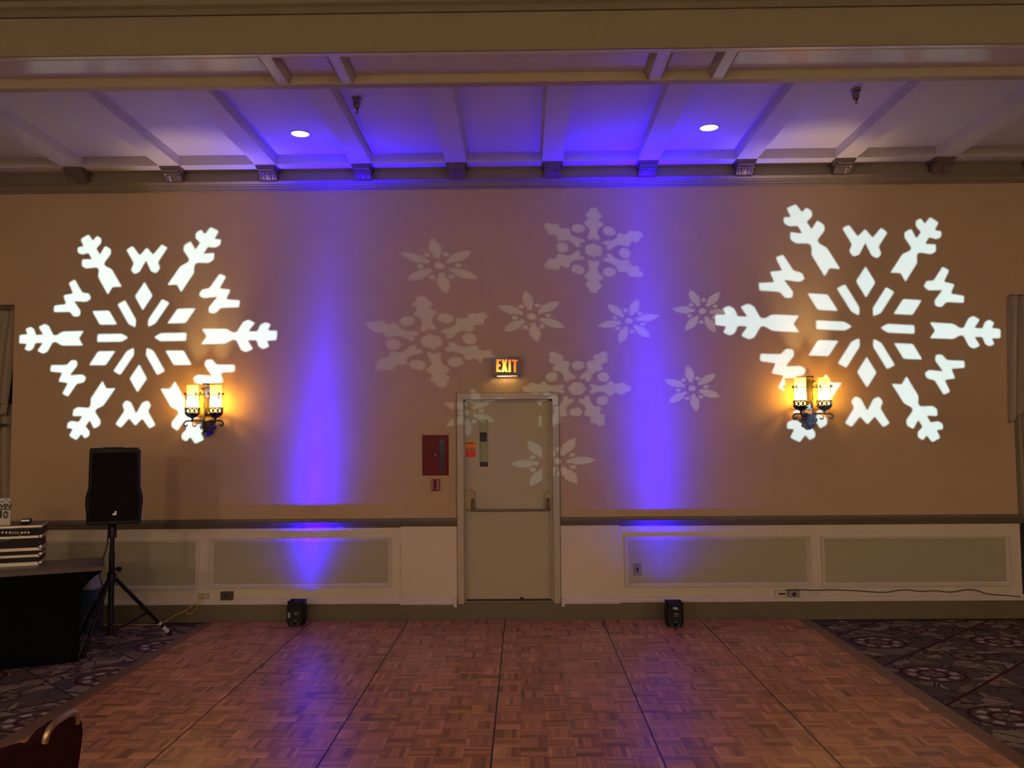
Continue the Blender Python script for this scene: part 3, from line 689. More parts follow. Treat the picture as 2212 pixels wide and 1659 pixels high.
# ------------------------------------------------------------------ wall sconces
def sconce(X, zt, label):
    # X: centre on the wall, zt: top of the strap
    t = thing('wall_sconce', label, 'wall lamp', (X,0,zt-.3), 'candle wall sconces')
    Hs = .42
    # strap with curled top
    m = MB(); w_ = .036
    pth = spl([(X,-.030,zt-Hs+.03),(X,-.045,zt-.3),(X,-.05,zt-.18),(X,-.065,zt-.06),(X,-.085,zt-.012),(X,-.105,zt),(X,-.125,zt-.012)],6)
    vs = []; fs = []
    for i, p_ in enumerate(pth):
        ww = w_*(.95+.25*(1-i/len(pth)))
        n_ = Vector((0,-1,.25)).normalized()*.007
        vs += [p_+Vector((-ww,0,0))-n_, p_+Vector((ww,0,0))-n_, p_+Vector((ww*.7,0,0))+n_, p_+Vector((-ww*.7,0,0))+n_]
    for i in range(len(pth)-1):
        for k in range(4): fs.append((i*4+k, i*4+(k+1)%4, i*4+4+(k+1)%4, i*4+4+k))
    fs += [(0,1,2,3), tuple(len(vs)-4+k for k in range(4))]
    m.add(vs, fs).build('strap', M['iron'], t, True)
    MB().box(X-.022,X+.022,-.045,0,zt-Hs,zt-.12).build('back_plate', M['iron'], t)
    # shield shaped foot
    zf = zt-Hs
    half = [(0,-.098),(.026,-.078),(.054,-.060),(.047,-.034),(.072,-.018),(.080,.006),(.064,.022),(.074,.050),(.05,.085),(.02,.10)]
    pr = [(X+a, zf+b) for a, b in half]+[(X-a, zf+b) for a, b in half[::-1][:-1]]
    m = MB(); n = len(pr); ctr = (X, -.105, zf+.005)
    vs = [(a,-.02,b) for a, b in pr]+[(a,-.05,b) for a, b in pr]+[(X+(a-X)*.55,-.085,zf+(b-zf)*.6) for a, b in pr]+[ctr]
    fs = [tuple(range(n))]+[(i,(i+1)%n,n+(i+1)%n,n+i) for i in range(n)]+[(n+i,n+(i+1)%n,2*n+(i+1)%n,2*n+i) for i in range(n)]+[(2*n+i,2*n+(i+1)%n,3*n) for i in range(n)]
    m.add(vs, fs).build('shield_foot', M['pewter'], t)
    for s in (-1, 1):
        cx, cy = X+s*.112, -.15; zc_ = zt-.30
        # arm with a scroll at the outer end
        a = spl([(X+s*.015,-.06,zf+.055),(X+s*.05,-.11,zf+.062),(cx,cy,zf+.058),(cx+s*.055,cy-.006,zf+.055),(cx+s*.078,cy-.006,zf+.034),(cx+s*.07,cy-.006,zf+.010),(cx+s*.05,cy-.006,zf+.012),(cx+s*.047,cy-.006,zf+.024)],6)
        arm = MB().tube(a, .0065, 8).build('arm', M['iron'], t, True)
        cup = MB().lathe([(.004,-.075),(.012,-.068),(.007,-.055),(.010,-.045),(.012,-.035),(.045,-.022),(.062,-.006),(.066,.008),(.060,.010),(.05,-.004),(.004,-.012)], (cx,cy,zc_), 24).build('cup', M['iron'], t, True)
        m = MB(); m.torus((cx,cy,zc_+.008), .066, .007); m.torus((cx,cy,zc_+.060), .066, .006)
        for k in range(10):
            q = 2*PI*k/10; 
            pts = []
            for e in range(13):
                b_ = 2*PI*e/12; ang = q+.25*math.cos(b_)
                pts.append((cx+.067*math.cos(ang), cy+.067*math.sin(ang), zc_+.033+.019*math.sin(b_)))
            m.tube(pts, .0052, 5)
            for e in (-1, 1):
                m.tube([(cx+.067*math.cos(q+PI/10), cy+.067*math.sin(q+PI/10), zc_+.010),(cx+.067*math.cos(q+PI/10), cy+.067*math.sin(q+PI/10), zc_+.056)], .004, 5)
        m.build('pierced_gallery', M['iron'], cup, True)
        MB().lathe([(.056,.0),(.054,.28),(.051,.28),(.053,.0)], (cx,cy,zc_), 32, cap=False).build('glass_shade', M['candle'], t, True)
        m = MB(); m.torus((cx,cy,zc_+.185), .060, .0042)
        for k in range(4):
            q = PI/4+PI/2*k; dx, dy = math.cos(q), math.sin(q)
            m.tube(spl([(cx+.063*dx,cy+.063*dy,zc_+.135),(cx+.063*dx,cy+.063*dy,zc_+.19),(cx+.066*dx,cy+.066*dy,zc_+.203),(cx+.078*dx,cy+.078*dy,zc_+.203),(cx+.080*dx,cy+.080*dy,zc_+.192),(cx+.07*dx,cy+.07*dy,zc_+.190)],4), .0055, 6)
        m.build('shade_ring', M['iron'], t, True)
        # inner scroll beside the strap
        m = MB(); pts = [Vector((X+s*(.062+(.042-.0028*k)*math.cos(PI*.5+s*0+.42*k)), -.06, zt-.085+(.042-.0028*k)*math.sin(PI*.5+.42*k))) for k in range(13)]
        m.tube(pts, .0085, 8); m.tube(spl([(X+s*.062,-.06,zt-.05),(X+s*.03,-.055,zt-.06),(X+s*.02,-.05,zt-.12),(X+s*.045,-.05,zt-.2),(X+s*.03,-.05,zt-.24)],5), .006, 8)
        m.build('scroll', M['iron'], t, True)
        l = bpy.data.lights.new('bulb','POINT'); l.energy = SCONCE_W; l.color = (1,.67,.24); l.shadow_soft_size = .018
        lo = bpy.data.objects.new('bulb', l); link(lo); lo.parent = t; lo.location = Vector((cx,cy,zc_+.11))-BASE[t]
XA = atY(453,870,0).x; XB = atY(1744,870,0).x
sconce(XA, atY(447,829,-.07).z, 'lit iron wall sconce with two amber candles right of the loudspeaker')
sconce(XB, atY(1750,813,-.07).z, 'lit iron wall sconce with two amber candles below the right snowflake')

# ------------------------------------------------------------------ lit exit sign
a = atY(1066,771,-.11); b_ = atY(1124,811,-.11)
ex0, ex1, ez1, ez0 = a.x, b_.x, a.z, b_.z; EY = -.11; cxs = (ex0+ex1)/2
ex = thing('exit_sign', 'lit red EXIT sign above the door', 'exit sign', (cxs, 0, ez0))
W_, H_ = ex1-ex0, ez1-ez0
m = MB(); e = .006
m.box(ex0,ex0+e,EY,0,ez0,ez1); m.box(ex1-e,ex1,EY,0,ez0,ez1); m.box(ex0,ex1,EY,0,ez1-e,ez1); m.box(ex0,ex1,-.008,0,ez0,ez1)
m.box(ex0,ex1,EY,EY+.02,ez0,ez0+e); m.box(ex0,ex1,-.02,0,ez0,ez0+e); m.box(ex0,ex0+.03,EY,0,ez0,ez0+e); m.box(ex1-.03,ex1,EY,0,ez0,ez0+e)
m.build('housing', M['signbox'], ex)
def curve_plate(name, outer, holes, mw, mat_, parent, thick=0.0, base=None):
    cu = bpy.data.curves.new(name, 'CURVE'); cu.dimensions = '2D'; cu.fill_mode = 'BOTH'; cu.extrude = thick
    for poly in [outer]+holes:
        s = cu.splines.new('POLY'); s.points.add(len(poly)-1); s.use_cyclic_u = True
        for q, (x, y) in zip(s.points, poly): q.co = (x, y, 0, 1)
    tmp = bpy.data.objects.new('tmp', cu); link(tmp)
    dg = bpy.context.evaluated_depsgraph_get(); dg.update()
    me = bpy.data.meshes.new_from_object(tmp.evaluated_get(dg), depsgraph=dg)
    bpy.data.objects.remove(tmp)
    me.transform(mw)
    if parent in BASE: me.transform(Matrix.Translation(-BASE[parent]))
    me.materials.clear(); me.materials.append(mat_); me.name = name
    o = bpy.data.objects.new(name, me); link(o); o.parent = parent; return o
# letters in sign units (58 x 40)
SL = [[(4.5,35.5),(11,35.5),(11,31.5),(7.9,31.5),(7.9,24.5),(10.7,24.5),(10.7,20),(7.6,20),(7.6,12.5),(11.2,12.5),(11.2,8),(4,8)],
      [(12.2,35.5),(15.5,35.5),(17,30.5),(18.6,35.3),(21.4,35.3),(19.2,23),(21.8,7.5),(18,7.5),(16.7,11.6),(15.2,7.5),(11.8,7.5),(14.7,23)],
      [(23.2,34.6),(26.8,34.6),(26.6,7.3),(22.8,7.3)],
      [(28.4,34.4),(37.4,34.2),(37.2,30.6),(34.6,30.6),(34.4,7.0),(31.0,7.0),(31.2,30.6),(28.5,30.6)]]
kx = W_/41.0; kz = H_/41.0
hol = [[(ex0+x*kx, ez0+z*kz) for x, z in L_] for L_ in SL]
mw = Matrix(((1,0,0,0),(0,0,-1,EY-.002),(0,1,0,0),(0,0,0,1)))
curve_plate('face_plate', [(ex0,ez0),(ex1,ez0),(ex1,ez1),(ex0,ez1)], hol, mw, M['signbox'], ex, .0015)
MB().add([(ex0+.004,EY+.004,ez0+.004),(ex1-.004,EY+.004,ez0+.004),(ex1-.004,EY+.004,ez1-.004),(ex0+.004,EY+.004,ez1-.004)],[(0,1,2,3)]).build('letter_lens', M['redlens'], ex, label='glowing red letters EXIT')
MB().add([(ex0+.03,EY+.018,ez0-.002),(ex1-.03,EY+.018,ez0-.002),(ex1-.03,-.02,ez0-.002),(ex0+.03,-.02,ez0-.002)],[(0,1,2,3)]).build('down_lens', M['clearlens'], ex)
l = bpy.data.lights.new('exit_bulb','POINT'); l.energy = 4.0; l.color = (1,.74,.34); l.shadow_soft_size = .012
lo = bpy.data.objects.new('exit_bulb', l); link(lo); lo.parent = ex; lo.location = Vector((ex0+W_*.40,EY+.06,ez0+H_*.30))-BASE[ex]

# ------------------------------------------------------------------ fire cabinet and pull station
a = atY(912,940,-.02); b_ = atY(969,1027,-.02)
fc = thing('fire_cabinet', 'dark red fire hose cabinet beside the exit door', 'cabinet', ((a.x+b_.x)/2,0,b_.z))
MB().box(a.x,b_.x,-.012,0,b_.z,a.z).build('cabinet_flange', M['red'], fc)
MB().bevbox(a.x+.008,b_.x-.008,-.022,-.012,b_.z+.008,a.z-.008,.003).build('cabinet_door', M['red'], fc)
s0 = atY(949.5,950,-.02); s1 = atY(959,1018,-.02)
pr = []
for k in range(13): pr.append((s0.x+.004*math.sin(k*.5), s0.z+(s1.z-s0.z)*k/12))
for k in range(12,-1,-1): pr.append((s1.x+.004*math.sin(k*.5), s0.z+(s1.z-s0.z)*k/12))
MB().profy(pr, -.0255, -.022).build('reflection_strip', M['strip'], fc)  # blue reflection in the cabinet glass, modelled as a coloured strip
k_ = atY(941.5,983,-.02)
MB().lathe([(.004,0),(.004,-.012),(.011,-.014),(.012,-.022),(.006,-.027)], (k_.x,-.022,k_.z), 14, 'Y').build('knob', M['chrome'], fc, True)
a = atY(931.5,1035,-.04); b_ = atY(949,1060,-.04)
ps = thing('fire_alarm_pull', 'small red fire alarm pull station below the red cabinet', 'fire alarm', ((a.x+b_.x)/2,0,b_.z))
wd = b_.x-a.x; ht = a.z-b_.z
MB().bevbox(a.x,b_.x,-.045,0,b_.z,a.z,.004).build('body', M['redpull'], ps)
for u in (.06,.22,.70,.88): MB().box(a.x+wd*u,a.x+wd*(u+.05),-.0475,-.045,b_.z+ht*.08,b_.z+ht*.95).build('white_stripe', M['stripe'], ps)
MB().bevbox(a.x+wd*.32,a.x+wd*.66,-.056,-.045,b_.z+ht*.62,b_.z+ht*.86,.003).build('pull_handle', M['red'], ps)
MB().bevbox(a.x+wd*.36,a.x+wd*.62,-.050,-.045,b_.z+ht*.35,b_.z+ht*.55,.002).build('break_bar', M['red'], ps)

# ------------------------------------------------------------------ sockets, switch, boxes and cables on the wainscot
def plate(name, px0, py0, px1, py1, y0, dep, m_, label, cat):
    a = atY(px0,py0,y0-dep); b_ = atY(px1,py1,y0-dep); x0,x1,z0,z1 = a.x,b_.x,b_.z,a.z
    t = thing(name, label, cat, ((x0+x1)/2, y0, z0))
    MB().bevbox(x0,x1,y0-dep,y0,z0,z1,.003).build('cover_plate', m_, t)
    return t, x0, x1, z0, z1, y0-dep
def outlet_face(t, x0, x1, z0, z1, y, m_):
    for u in (.3, .7):
        c = ((x0+(x1-x0)*u), y, (z0+z1)/2)
        r = MB().lathe([(.018,0),(.018,-.003),(.002,-.003)], c, 16, 'Y').build('receptacle', m_, t)
        for d in (-.006, .006): MB().box(c[0]+d-.0015,c[0]+d+.0015,y-.0045,y-.003,c[2]-.005,c[2]+.005).build('slot', M['dark'], r)
Q = plate('wall_outlet',428,1282,451,1296,-.02,.012,M['field'],'beige wall socket with the yellow plug in it','socket'); outlet_face(*Q, M['cream'])
q = plate('junction_box',476,1279,501,1296,-.02,.05,M['brownbox'],'dark brown box low on the wainscot right of the yellow plug','electrical box')
MB().lathe([(.002,0),(.012,0),(.012,-.003),(.002,-.003)], ((q[1]+q[2])/2-.005,q[5],(q[3]+q[4])/2), 12, 'Y').build('knockout', M['dark'], q[0])
q = plate('light_switch',1369,1218,1385,1243,-.024,.008,M['switchplate'],'steel switch plate inside a wainscot panel right of the door','switch')
MB().bevbox((q[1]+q[2])/2-.009,(q[1]+q[2])/2+.009,q[5]-.006,q[5],(q[3]+q[4])/2-.02,(q[3]+q[4])/2+.02,.002).build('toggle', M['ink'], q[0])
q = plate('wall_outlet',1676,1276,1699,1290,-.02,.04,M['cream'],'cream adapter box with a black slot, leftmost of three','socket')
MB().box(q[1]+.025,q[2]-.01,q[5]-.002,q[5]+.001,(q[3]+q[4])/2-.008,(q[3]+q[4])/2+.008).build('slot', M['ink'], q[0])
q = plate('junction_box',1703,1276,1728,1291,-.02,.035,M['greybox'],'grey metal box between two cream sockets right of the door','electrical box')
MB().lathe([(.002,0),(.02,0),(.02,-.003),(.002,-.003)], ((q[1]+q[2])/2,q[5],(q[3]+q[4])/2), 16, 'Y').build('round_cover', M['chrome'], q[0])
q = plate('wall_outlet',1746,1276,1773,1290,-.02,.010,M['white'],'cream double socket right of the grey metal box','socket'); outlet_face(*q, M['cream'])
cab = [(1690,1277),(1700,1274.5),(1730,1273.5),(1760,1275),(1800,1274),(1850,1276),(1908,1279.5),(1935,1276),(1960,1274),(1990,1277.5),(2020,1276),(2055,1279),(2085,1274),(2108,1275),(2135,1283),(2170,1286),(2204,1289)]
o = MB().tube(spl([atY(x,y,-.048) for x, y in cab],5), .0045, 6).build('wall_cable', M['ink'], smooth=True); tag(o, 'thin black cable running loosely along the right wainscot', 'cable')
pl = atY(437,1288,-.05)
cord = thing('extension_cord', 'thin yellow extension cord plugged in left of the brown box', 'cord', (pl.x,-.06,0))
MB().lathe([(.010,.03),(.013,.01),(.012,-.02),(.006,-.035)], (pl.x,-.055,pl.z), 12, 'Y').build('plug', M['yellow'], cord, True)
pts = [Vector((pl.x,-.085,pl.z)), atY(420,1304,-.10), atY(400,1319,-.12), atY(375,1331,-.13)]
g_ = [atZ(352,1345,.006), atZ(320,1348,.006), atZ(280,1347,.006), atZ(235,1347,.006), atZ(190,1352,.006)]
for v in g_: v.y = min(v.y, -.12)
MB().tube(spl(pts+g_,6), .004, 6).build('cable', M['yellow'], cord, True)
MB().tube(spl([Vector((pl.x,-.085,pl.z-.004)), atY(428,1306,-.09), atY(421,1318,-.09), atY(409,1327,-.09), atY(401,1320,-.1)],6), .003, 6).build('loose_loop', M['yellow'], cord, True)

# ------------------------------------------------------------------ blue uplights on the dance floor edge
def uplight(px, pyb, lx, lean, tapepx, label):
    g0 = atZ(px, pyb, ZT); X, Y = g0.x, g0.y+.075
    t = thing('uplight', label, 'stage light', (X,Y,ZT), 'blue uplights at the wall')
    Wd, Dp, Ht = .155, .15, .197
    pr = []
    m = MB()
    m.bevbox(X-Wd/2, X+Wd/2, Y-Dp/2, Y+Dp/2, ZT+.018, ZT+Ht, .014)
    m.build('body', M['black'], t)
    m = MB(); m.box(X-Wd*.44,X+Wd*.44,Y-Dp*.46,Y+Dp*.46,ZT+.006,ZT+.02)
    for sx_ in (-1,1):
        for sy_ in (-1,1): m.lathe([(.010,0),(.012,.008),(.010,.012)], (X+sx_*Wd*.36,Y+sy_*Dp*.36,ZT), 10)
    m.build('foot', M['blackmetal'], t)
    for s_ in (-1,1): MB().bevbox(X+s_*.032-.014,X+s_*.032+.014,Y-Dp/2-.012,Y-Dp/2+.004,ZT+.012,ZT+.034,.004).build('rear_clip', M['brownbox'], t)
    MB().lathe([(.001,.002),(.052,.002),(.055,0),(.001,0)], (X,Y,ZT+Ht), 24).build('lens', M['ledlens'], t)
    m = MB(); h_ = ZT+Ht+.030
    for q in ((X-Wd*.46,X+Wd*.46,Y-Dp*.46,Y-Dp*.41),(X-Wd*.46,X+Wd*.46,Y+Dp*.41,Y+Dp*.46),(X-Wd*.46,X-Wd*.41,Y-Dp*.46,Y+Dp*.46),(X+Wd*.41,X+Wd*.46,Y-Dp*.46,Y+Dp*.46)): m.box(*q, ZT+Ht-.004, h_)
    m.build('lens_rim', M['black'], t)
    # printed marks and tape on the rear face
    yf = Y-Dp/2
    def mk(nm, u0,u1,v0,v1, mm, d=.0015): MB().box(X+u0*Wd,X+u1*Wd,yf-d,yf+.0005,ZT+v0*Ht,ZT+v1*Ht).build(nm, mm, t)
    mk('logo_print',-.06,.16,.60,.635,M['mark']); mk('logo_print',.0,.05,.635,.655,M['mark']); mk('logo_print',.17,.2,.60,.65,M['mark'])
    mk('model_print',-.09,.2,.52,.535,M['mark'])
    for u in (-.08,-.02,.06,.11): mk('port_mark',u,u+.03,.25,.275,M['mark'])
    a_, b2, c_, d_ = tapepx
    m = MB(); m.M = Matrix.Translation((X+a_*Wd, yf, ZT+b2*Ht)) @ Matrix.Rotation(math.radians(d_), 4, 'Y')
    m.box(-c_[0]/2,c_[0]/2,-.002,.0005,-c_[1]/2,c_[1]/2); m.build('tape_piece', M['tape'], t)
    # lamps
    for nm, pw, sz, bl, tilt in (('beam_lamp', UP_BEAM, 150, .5, 6.0), ('spill_lamp', UP_SPILL, 130, 1.0, 10)):
        l = bpy.data.lights.new(nm,'SPOT'); l.energy = pw; l.color = UP_COL; l.spot_size = math.radians(sz); l.spot_blend = bl; l.shadow_soft_size = .02
        if nm == 'beam_lamp':                              # photometric profile of the narrow LED lens: bright core with an exponential skirt
            l.use_nodes = True; nt = l.node_tree; em = [q for q in nt.nodes if q.type == 'EMISSION'][0]
            tc = nd(nt, 'ShaderNodeTexCoord'); sp = nd(nt, 'ShaderNodeSeparateXYZ'); nt.links.new(tc.outputs['Normal'], sp.inputs[0])
            def mm(op, a, b_):
                q = nd(nt, 'ShaderNodeMath', operation=op)
                for i_, v_ in enumerate((a, b_)):
                    if v_ is None: continue
                    if isinstance(v_, (int, float)): q.inputs[i_].default_value = v_
                    else: nt.links.new(v_, q.inputs[i_])
                return q.outputs[0]
            th = mm('ARCCOSINE', mm('MINIMUM', mm('ABSOLUTE', sp.outputs[2], None), .99999), None)
            e1 = mm('EXPONENT', mm('MULTIPLY', th, -1/math.radians(5.3)), None); e2 = mm('EXPONENT', mm('MULTIPLY', th, -1/math.radians(17)), None)
            nt.links.new(mm('ADD', e1, mm('MULTIPLY', e2, .015)), em.inputs['Strength'])
        lo = bpy.data.objects.new(nm, l); link(lo); lo.parent = t
        lo.location = Vector((X+lx,Y,ZT+Ht+.016))-BASE[t]
        d = Vector((math.sin(math.radians(lean)), math.sin(math.radians(tilt)), 1)).normalized()
        lo.rotation_euler = d.to_track_quat('-Z','Y').to_euler()
uplight(637,1353,.06, 3.2, (-.36,.52,(.022,.046),0), 'black uplight with upright blue tape at the left blue beam')
uplight(1459,1356,-.055, -2.2, (.02,.88,(.046,.022),10), 'black uplight with slanted blue tape at the right blue beam')

# ------------------------------------------------------------------ loudspeaker on its tripod
SY = -1.02
pc = atY(241,1250,SY); SX = pc.x
st = thing('speaker_stand', 'black tripod speaker stand with white tape on one foot', 'speaker stand', (SX,SY,0))
zt_ = atY(241,1128,SY).z; z_hub = atY(241,1248,SY).z; z_low = atY(241,1372,SY).z
MB().tube([(SX,SY,z_low),(SX,SY,z_hub+.22)], .0235, 14).build('lower_pole', M['blackmetal'], st, True)
MB().tube([(SX,SY,z_hub+.2),(SX,SY,zt_-.016)], .0185, 14).build('upper_pole', M['blackmetal'], st, True)
MB().lathe([(.02,0),(.033,.004),(.033,.10),(.028,.11),(.02,.115)], (SX,SY,zt_-.136), 16).build('top_collar', M['blackmetal'], st, True)
MB().lathe([(.024,-.045),(.036,-.04),(.038,.03),(.03,.045),(.024,.05)], (SX,SY,z_hub), 16).build('leg_hub', M['blackmetal'], st, True)
m = MB(); m.bar((SX+.02,SY,z_hub+.07),(SX+.06,SY-.01,z_hub+.075),.008); m.lathe([(.008,-.02),(.02,-.018),(.022,.012),(.008,.02)], (SX+.07,SY-.012,z_hub+.075), 10, 'X'); m.build('clamp_knob', M['blackmetal'], st, True)
feet = [atZ(366,1372,.0), atZ(180,1421,.0), None]
feet[2] = Vector((SX-.45, SY+.33, 0))
for i, f in enumerate(feet):
    d = (f-Vector((SX,SY,0))); d.z = 0; dn = d.normalized(); sd = Vector((-dn.y, dn.x, 0))
    top = Vector((SX,SY,z_hub-.01))+dn*.035; bot = Vector((f.x,f.y,.016))
    lg = MB().tube([top, bot], .0165, 10).build('leg', M['blackmetal'], st, True)
    MB().lathe([(.014,0),(.022,.002),(.024,.03),(.018,.045)], (f.x,f.y,0), 12).build('rubber_foot', M['black'], lg, True)
    mid = top.lerp(bot,.60); br = Vector((SX,SY,z_low+.03))+dn*.02
    MB().tube([mid, br], .009, 8).build('brace', M['blackmetal'], st, True)
    if i == 0:
        MB().tube([top.lerp(bot,.79), top.lerp(bot,.825)], .0175, 12).build('white_tape', M['card'], lg); MB().tube([top.lerp(bot,.87), top.lerp(bot,.965)], .0178, 12).build('white_tape', M['card'], lg)
MB().tube([(SX,SY,z_low),(SX,SY,z_low+.05)], .03, 14).build('brace_collar', M['blackmetal'], st, True)
# loudspeaker
k0 = atY(190,1127,SY-.12); k1 = atY(304,967,SY-.12); cxx = (k0.x+k1.x)/2-.045; hw = (k1.x-k0.x)/2; z0s, z1s = zt_-.005, k1.z
ls = thing('loudspeaker', 'black loudspeaker on the tripod left of the wall sconce', 'loudspeaker', (cxx,SY,z0s))
def sp_out(v):                                              # half width over height
    return hw*(.955 if v < .02 else .985 if v < .18 else .985+.03*(v-.18)/.08 if v < .26 else 1.015 if v < .36 else 1.015-.095*(v-.36)/.12 if v < .48 else .92-.015*(v-.48)/.52)
m = MB(); rows = [0,.015,.18,.26,.36,.44,.48,.7,.97,1.0]; vs = []; fs = []
Hh = z1s-z0s; SD = .34
for v in rows:
    hwv = sp_out(v)*(.96 if v in (0,1.0) else 1); z = z0s+v*Hh
    ring = [(-1,-.43),(-.93,-.5),(.93,-.5),(1,-.43),(.97,.0),(.62,.5),(-.62,.5),(-.97,.0)]
    vs += [(cxx+hwv*a, SY-.0+SD*b*(.97 if v in (0,1.0) else 1), z) for a, b in ring]
n = 8
for j in range(len(rows)-1):
    for k in range(n): fs.append((j*n+k, j*n+(k+1)%n, (j+1)*n+(k+1)%n, (j+1)*n+k))
fs += [tuple(range(n))[::-1], tuple(range((len(rows)-1)*n, len(rows)*n))]
m.add(vs, fs).build('cabinet', M['black'], ls)
M['grille'] = mat('speaker_grille', (.006,.006,.007), .7, spec=.15, noise=.3, nscale=200, bump=.5, bscale=500)
pr = [(cxx+s_*sp_out(v)*.88, z0s+v*Hh) for s_, v in [(1,v) for v in (.05,.18,.26,.36,.48,.7,.94)]+[(-1,v) for v in (.94,.7,.48,.36,.26,.18,.05)]]
yg = SY-SD/2
MB().profy(pr, yg-.010, yg+.004).build('front_grille', M['grille'], ls)
bx = cxx+.004; bz = atY(247,1109,yg-.01).z
MB().profy([(bx-.014,bz-.016),(bx+.014,bz-.016),(bx+.016,bz+.018),(bx+.004,bz+.018),(bx-.002,bz-.002),(bx-.014,bz-.004)], yg-.013, yg-.0095).build('logo_badge', M['alu'], ls)
MB().box(cxx-hw*.45,cxx+hw*.3,yg+.03,yg+.10,z1s-.002,z1s+.006).build('top_handle', M['black'], ls)
MB().lathe([(.03,-.010),(.045,0),(.03,.004)], (SX,SY,z0s-.001), 14).build('pole_cup', M['black'], ls)
ls.rotation_euler.z = math.radians(22)
sc = MB().tube(spl([(SX-.02,SY+.1,z0s+.10),(SX-.05,SY+.06,zt_-.1),(SX-.028,SY-.01,z_hub+.5),(SX-.035,SY-.02,z_hub+.28),(SX-.09,SY-.03,z_hub+.05),(SX-.05,SY-.04,z_hub-.12),(SX-.13,SY-.12,.35),(SX-.24,SY-.2,.03),(SX-.35,SY-.1,.012)],7), .006, 6).build('cable', M['ink'], st, smooth=True)

# ------------------------------------------------------------------ covered table with the equipment
ZTB = .745
P1 = atZ(224,1224,ZTB); TA = math.radians(26)
TM = Matrix.Translation((P1.x,P1.y,0)) @ Matrix.Rotation(TA, 4, 'Z')      # local: x along the front edge (right end at 0), y to the back
TL, TD = 1.83, .60
ctr_ = TM @ Vector((-TL/2, TD/2, 0))
tb = thing('folding_table', 'folding table under a stretched black cover beside the loudspeaker', 'table', ctr_)
def TB(): m = MB(); m.M = TM; return m
TB().bevbox(-TL,0,0,TD,ZTB-.035,ZTB,.008).build('table_top', M['tabletop'], tb)
inset = -(TM.inverted() @ atZ(171,1415,0)).x
def cover():                                               # stretched between the table edge and the feet
    m = TB(); rows = 18; vs = []; fs = []
    for j in range(rows+1):
        v = j/rows; e_ = inset*(1-max(0,(v-.70)/.30)**2.0); z = v*(ZTB-.03)+.002*(1-v); bow = .03*math.sin(PI*v)
        f0 = .03*(1-max(0,(v-.70)/.30))
        pts = [(-TL+e_,f0+bow*.3),(-TL/2,f0+bow),(-e_,f0+bow*.3),(-e_-bow,TD/2),(-e_,TD-f0-bow*.3),(-TL/2,TD-f0-bow),(-TL+e_,TD-f0-bow*.3),(-TL+e_+bow,TD/2)]
        vs += [(x,y,z) for x, y in pts]
    n = 8
    for j in range(rows):
        for k in range(n): fs.append((j*n+k,j*n+(k+1)%n,(j+1)*n+(k+1)%n,(j+1)*n+k))
    fs += [tuple(range(rows*n,(rows+1)*n))]
    return m.add(vs, fs)
cover().build('stretch_cover', M['cloth'], tb, True)
m = TB(); m.box(-TL-.004,.004,-.004,TD+.004,ZTB,ZTB+.003); m.box(-TL-.004,.004,-.005,0,ZTB-.03,ZTB+.003); m.box(0,.005,-.004,TD+.004,ZTB-.03,ZTB+.003); m.build('cover_top', M['tabletop'], tb)

# flight case with mixer, in its own frame: origin at the front right foot
FO = atZ(88,1221,ZTB+.003); FA = math.radians(22)
FM = Matrix.Translation(FO) @ Matrix.Rotation(FA, 4, 'Z'); FI = FM.inverted()
def FB(): m = MB(); m.M = FM; return m
def fpx(px, py, dy=0.0):                                   # pixel on the case front (or a plane dy behind it) -> local point
    d = ray(px,py); n = FM.to_3x3() @ Vector((0,1,0)); o_ = FM @ Vector((0,dy,0))
    return FI @ (CAM + d*((o_-CAM).dot(n)/d.dot(n)))
zy = lambda py: fpx(60,py).z
FWd, FDp = .56, .36
fcs = thing('flight_case', 'black and aluminium flight case with mixer on the covered table', 'flight case', FO)
FB().box(-FWd,-.01,.006,FDp,0,zy(1163)).build('case_base', M['black'], fcs)
FB().box(-FWd+.01,.0,.02,FDp-.01,zy(1163),zy(1137)-.006).build('mixer_body', M['black'], fcs)
zf_ = zy(1137)
FB().add([(-FWd+.01,.01,zf_),(0,.01,zf_),(0,FDp,zf_+.012),(-FWd+.01,FDp,zf_+.012),(-FWd+.01,.01,zf_-.02),(0,.01,zf_-.02),(0,FDp,zf_-.02),(-FWd+.01,FDp,zf_-.02)],[(0,1,2,3),(4,5,1,0),(5,6,2,1),(6,7,3,2),(7,4,0,3),(7,6,5,4)]).build('control_panel', M['brownbox'], fcs)
for (py0, py1, ex_) in ((1222,1214,-.012),(1204,1198,-.01),(1190,1183,0),(1163,1157,0),(1140,1135,.002)):
    za, zb_2 = (zy(py0) if py0 < 1220 else 0), zy(py1)
    FB().bevbox(-FWd-.002,ex_,-.004,.01,za,zb_2,.002).build('edge_rail', M['alu'], fcs)
    FB().bevbox(ex_-.006,ex_+.004,0,FDp,za,zb_2,.002).build('edge_rail', M['alu'], fcs)
for py in (1217,1198,1183,1160):
    FB().lathe([(.004,-.018),(.016,-.012),(.02,0),(.016,.012),(.004,.018)], (-.004,.004,max(zy(py),.019)), 12).build('ball_corner', M['alu'], fcs, True)
for px in (6,14,22,48,55,62):
    c = fpx(px,1150,.012); FB().lathe([(.010,.012),(.010,-.004),(.008,-.010),(.002,-.010)], (c.x,.008,c.z), 10, 'Y').build('knob', M['alu'], fcs, True)
a_, b2 = fpx(24,1154), fpx(42,1148)
FB().box(a_.x,b2.x,.004,.02,a_.z,b2.z).build('display_strip', M['chrome'], fcs)
a_, b2 = fpx(44,1128,.14), fpx(65,1119,.14); zdv = zf_+.0115
dv = thing('wireless_receiver', 'small silver topped black receiver on the flight case', 'receiver', FM @ Vector(((a_.x+b2.x)/2,.2,zdv)))
FB().bevbox(a_.x,b2.x,.14,.24,zdv,zdv+.035,.004).build('body', M['black'], dv)
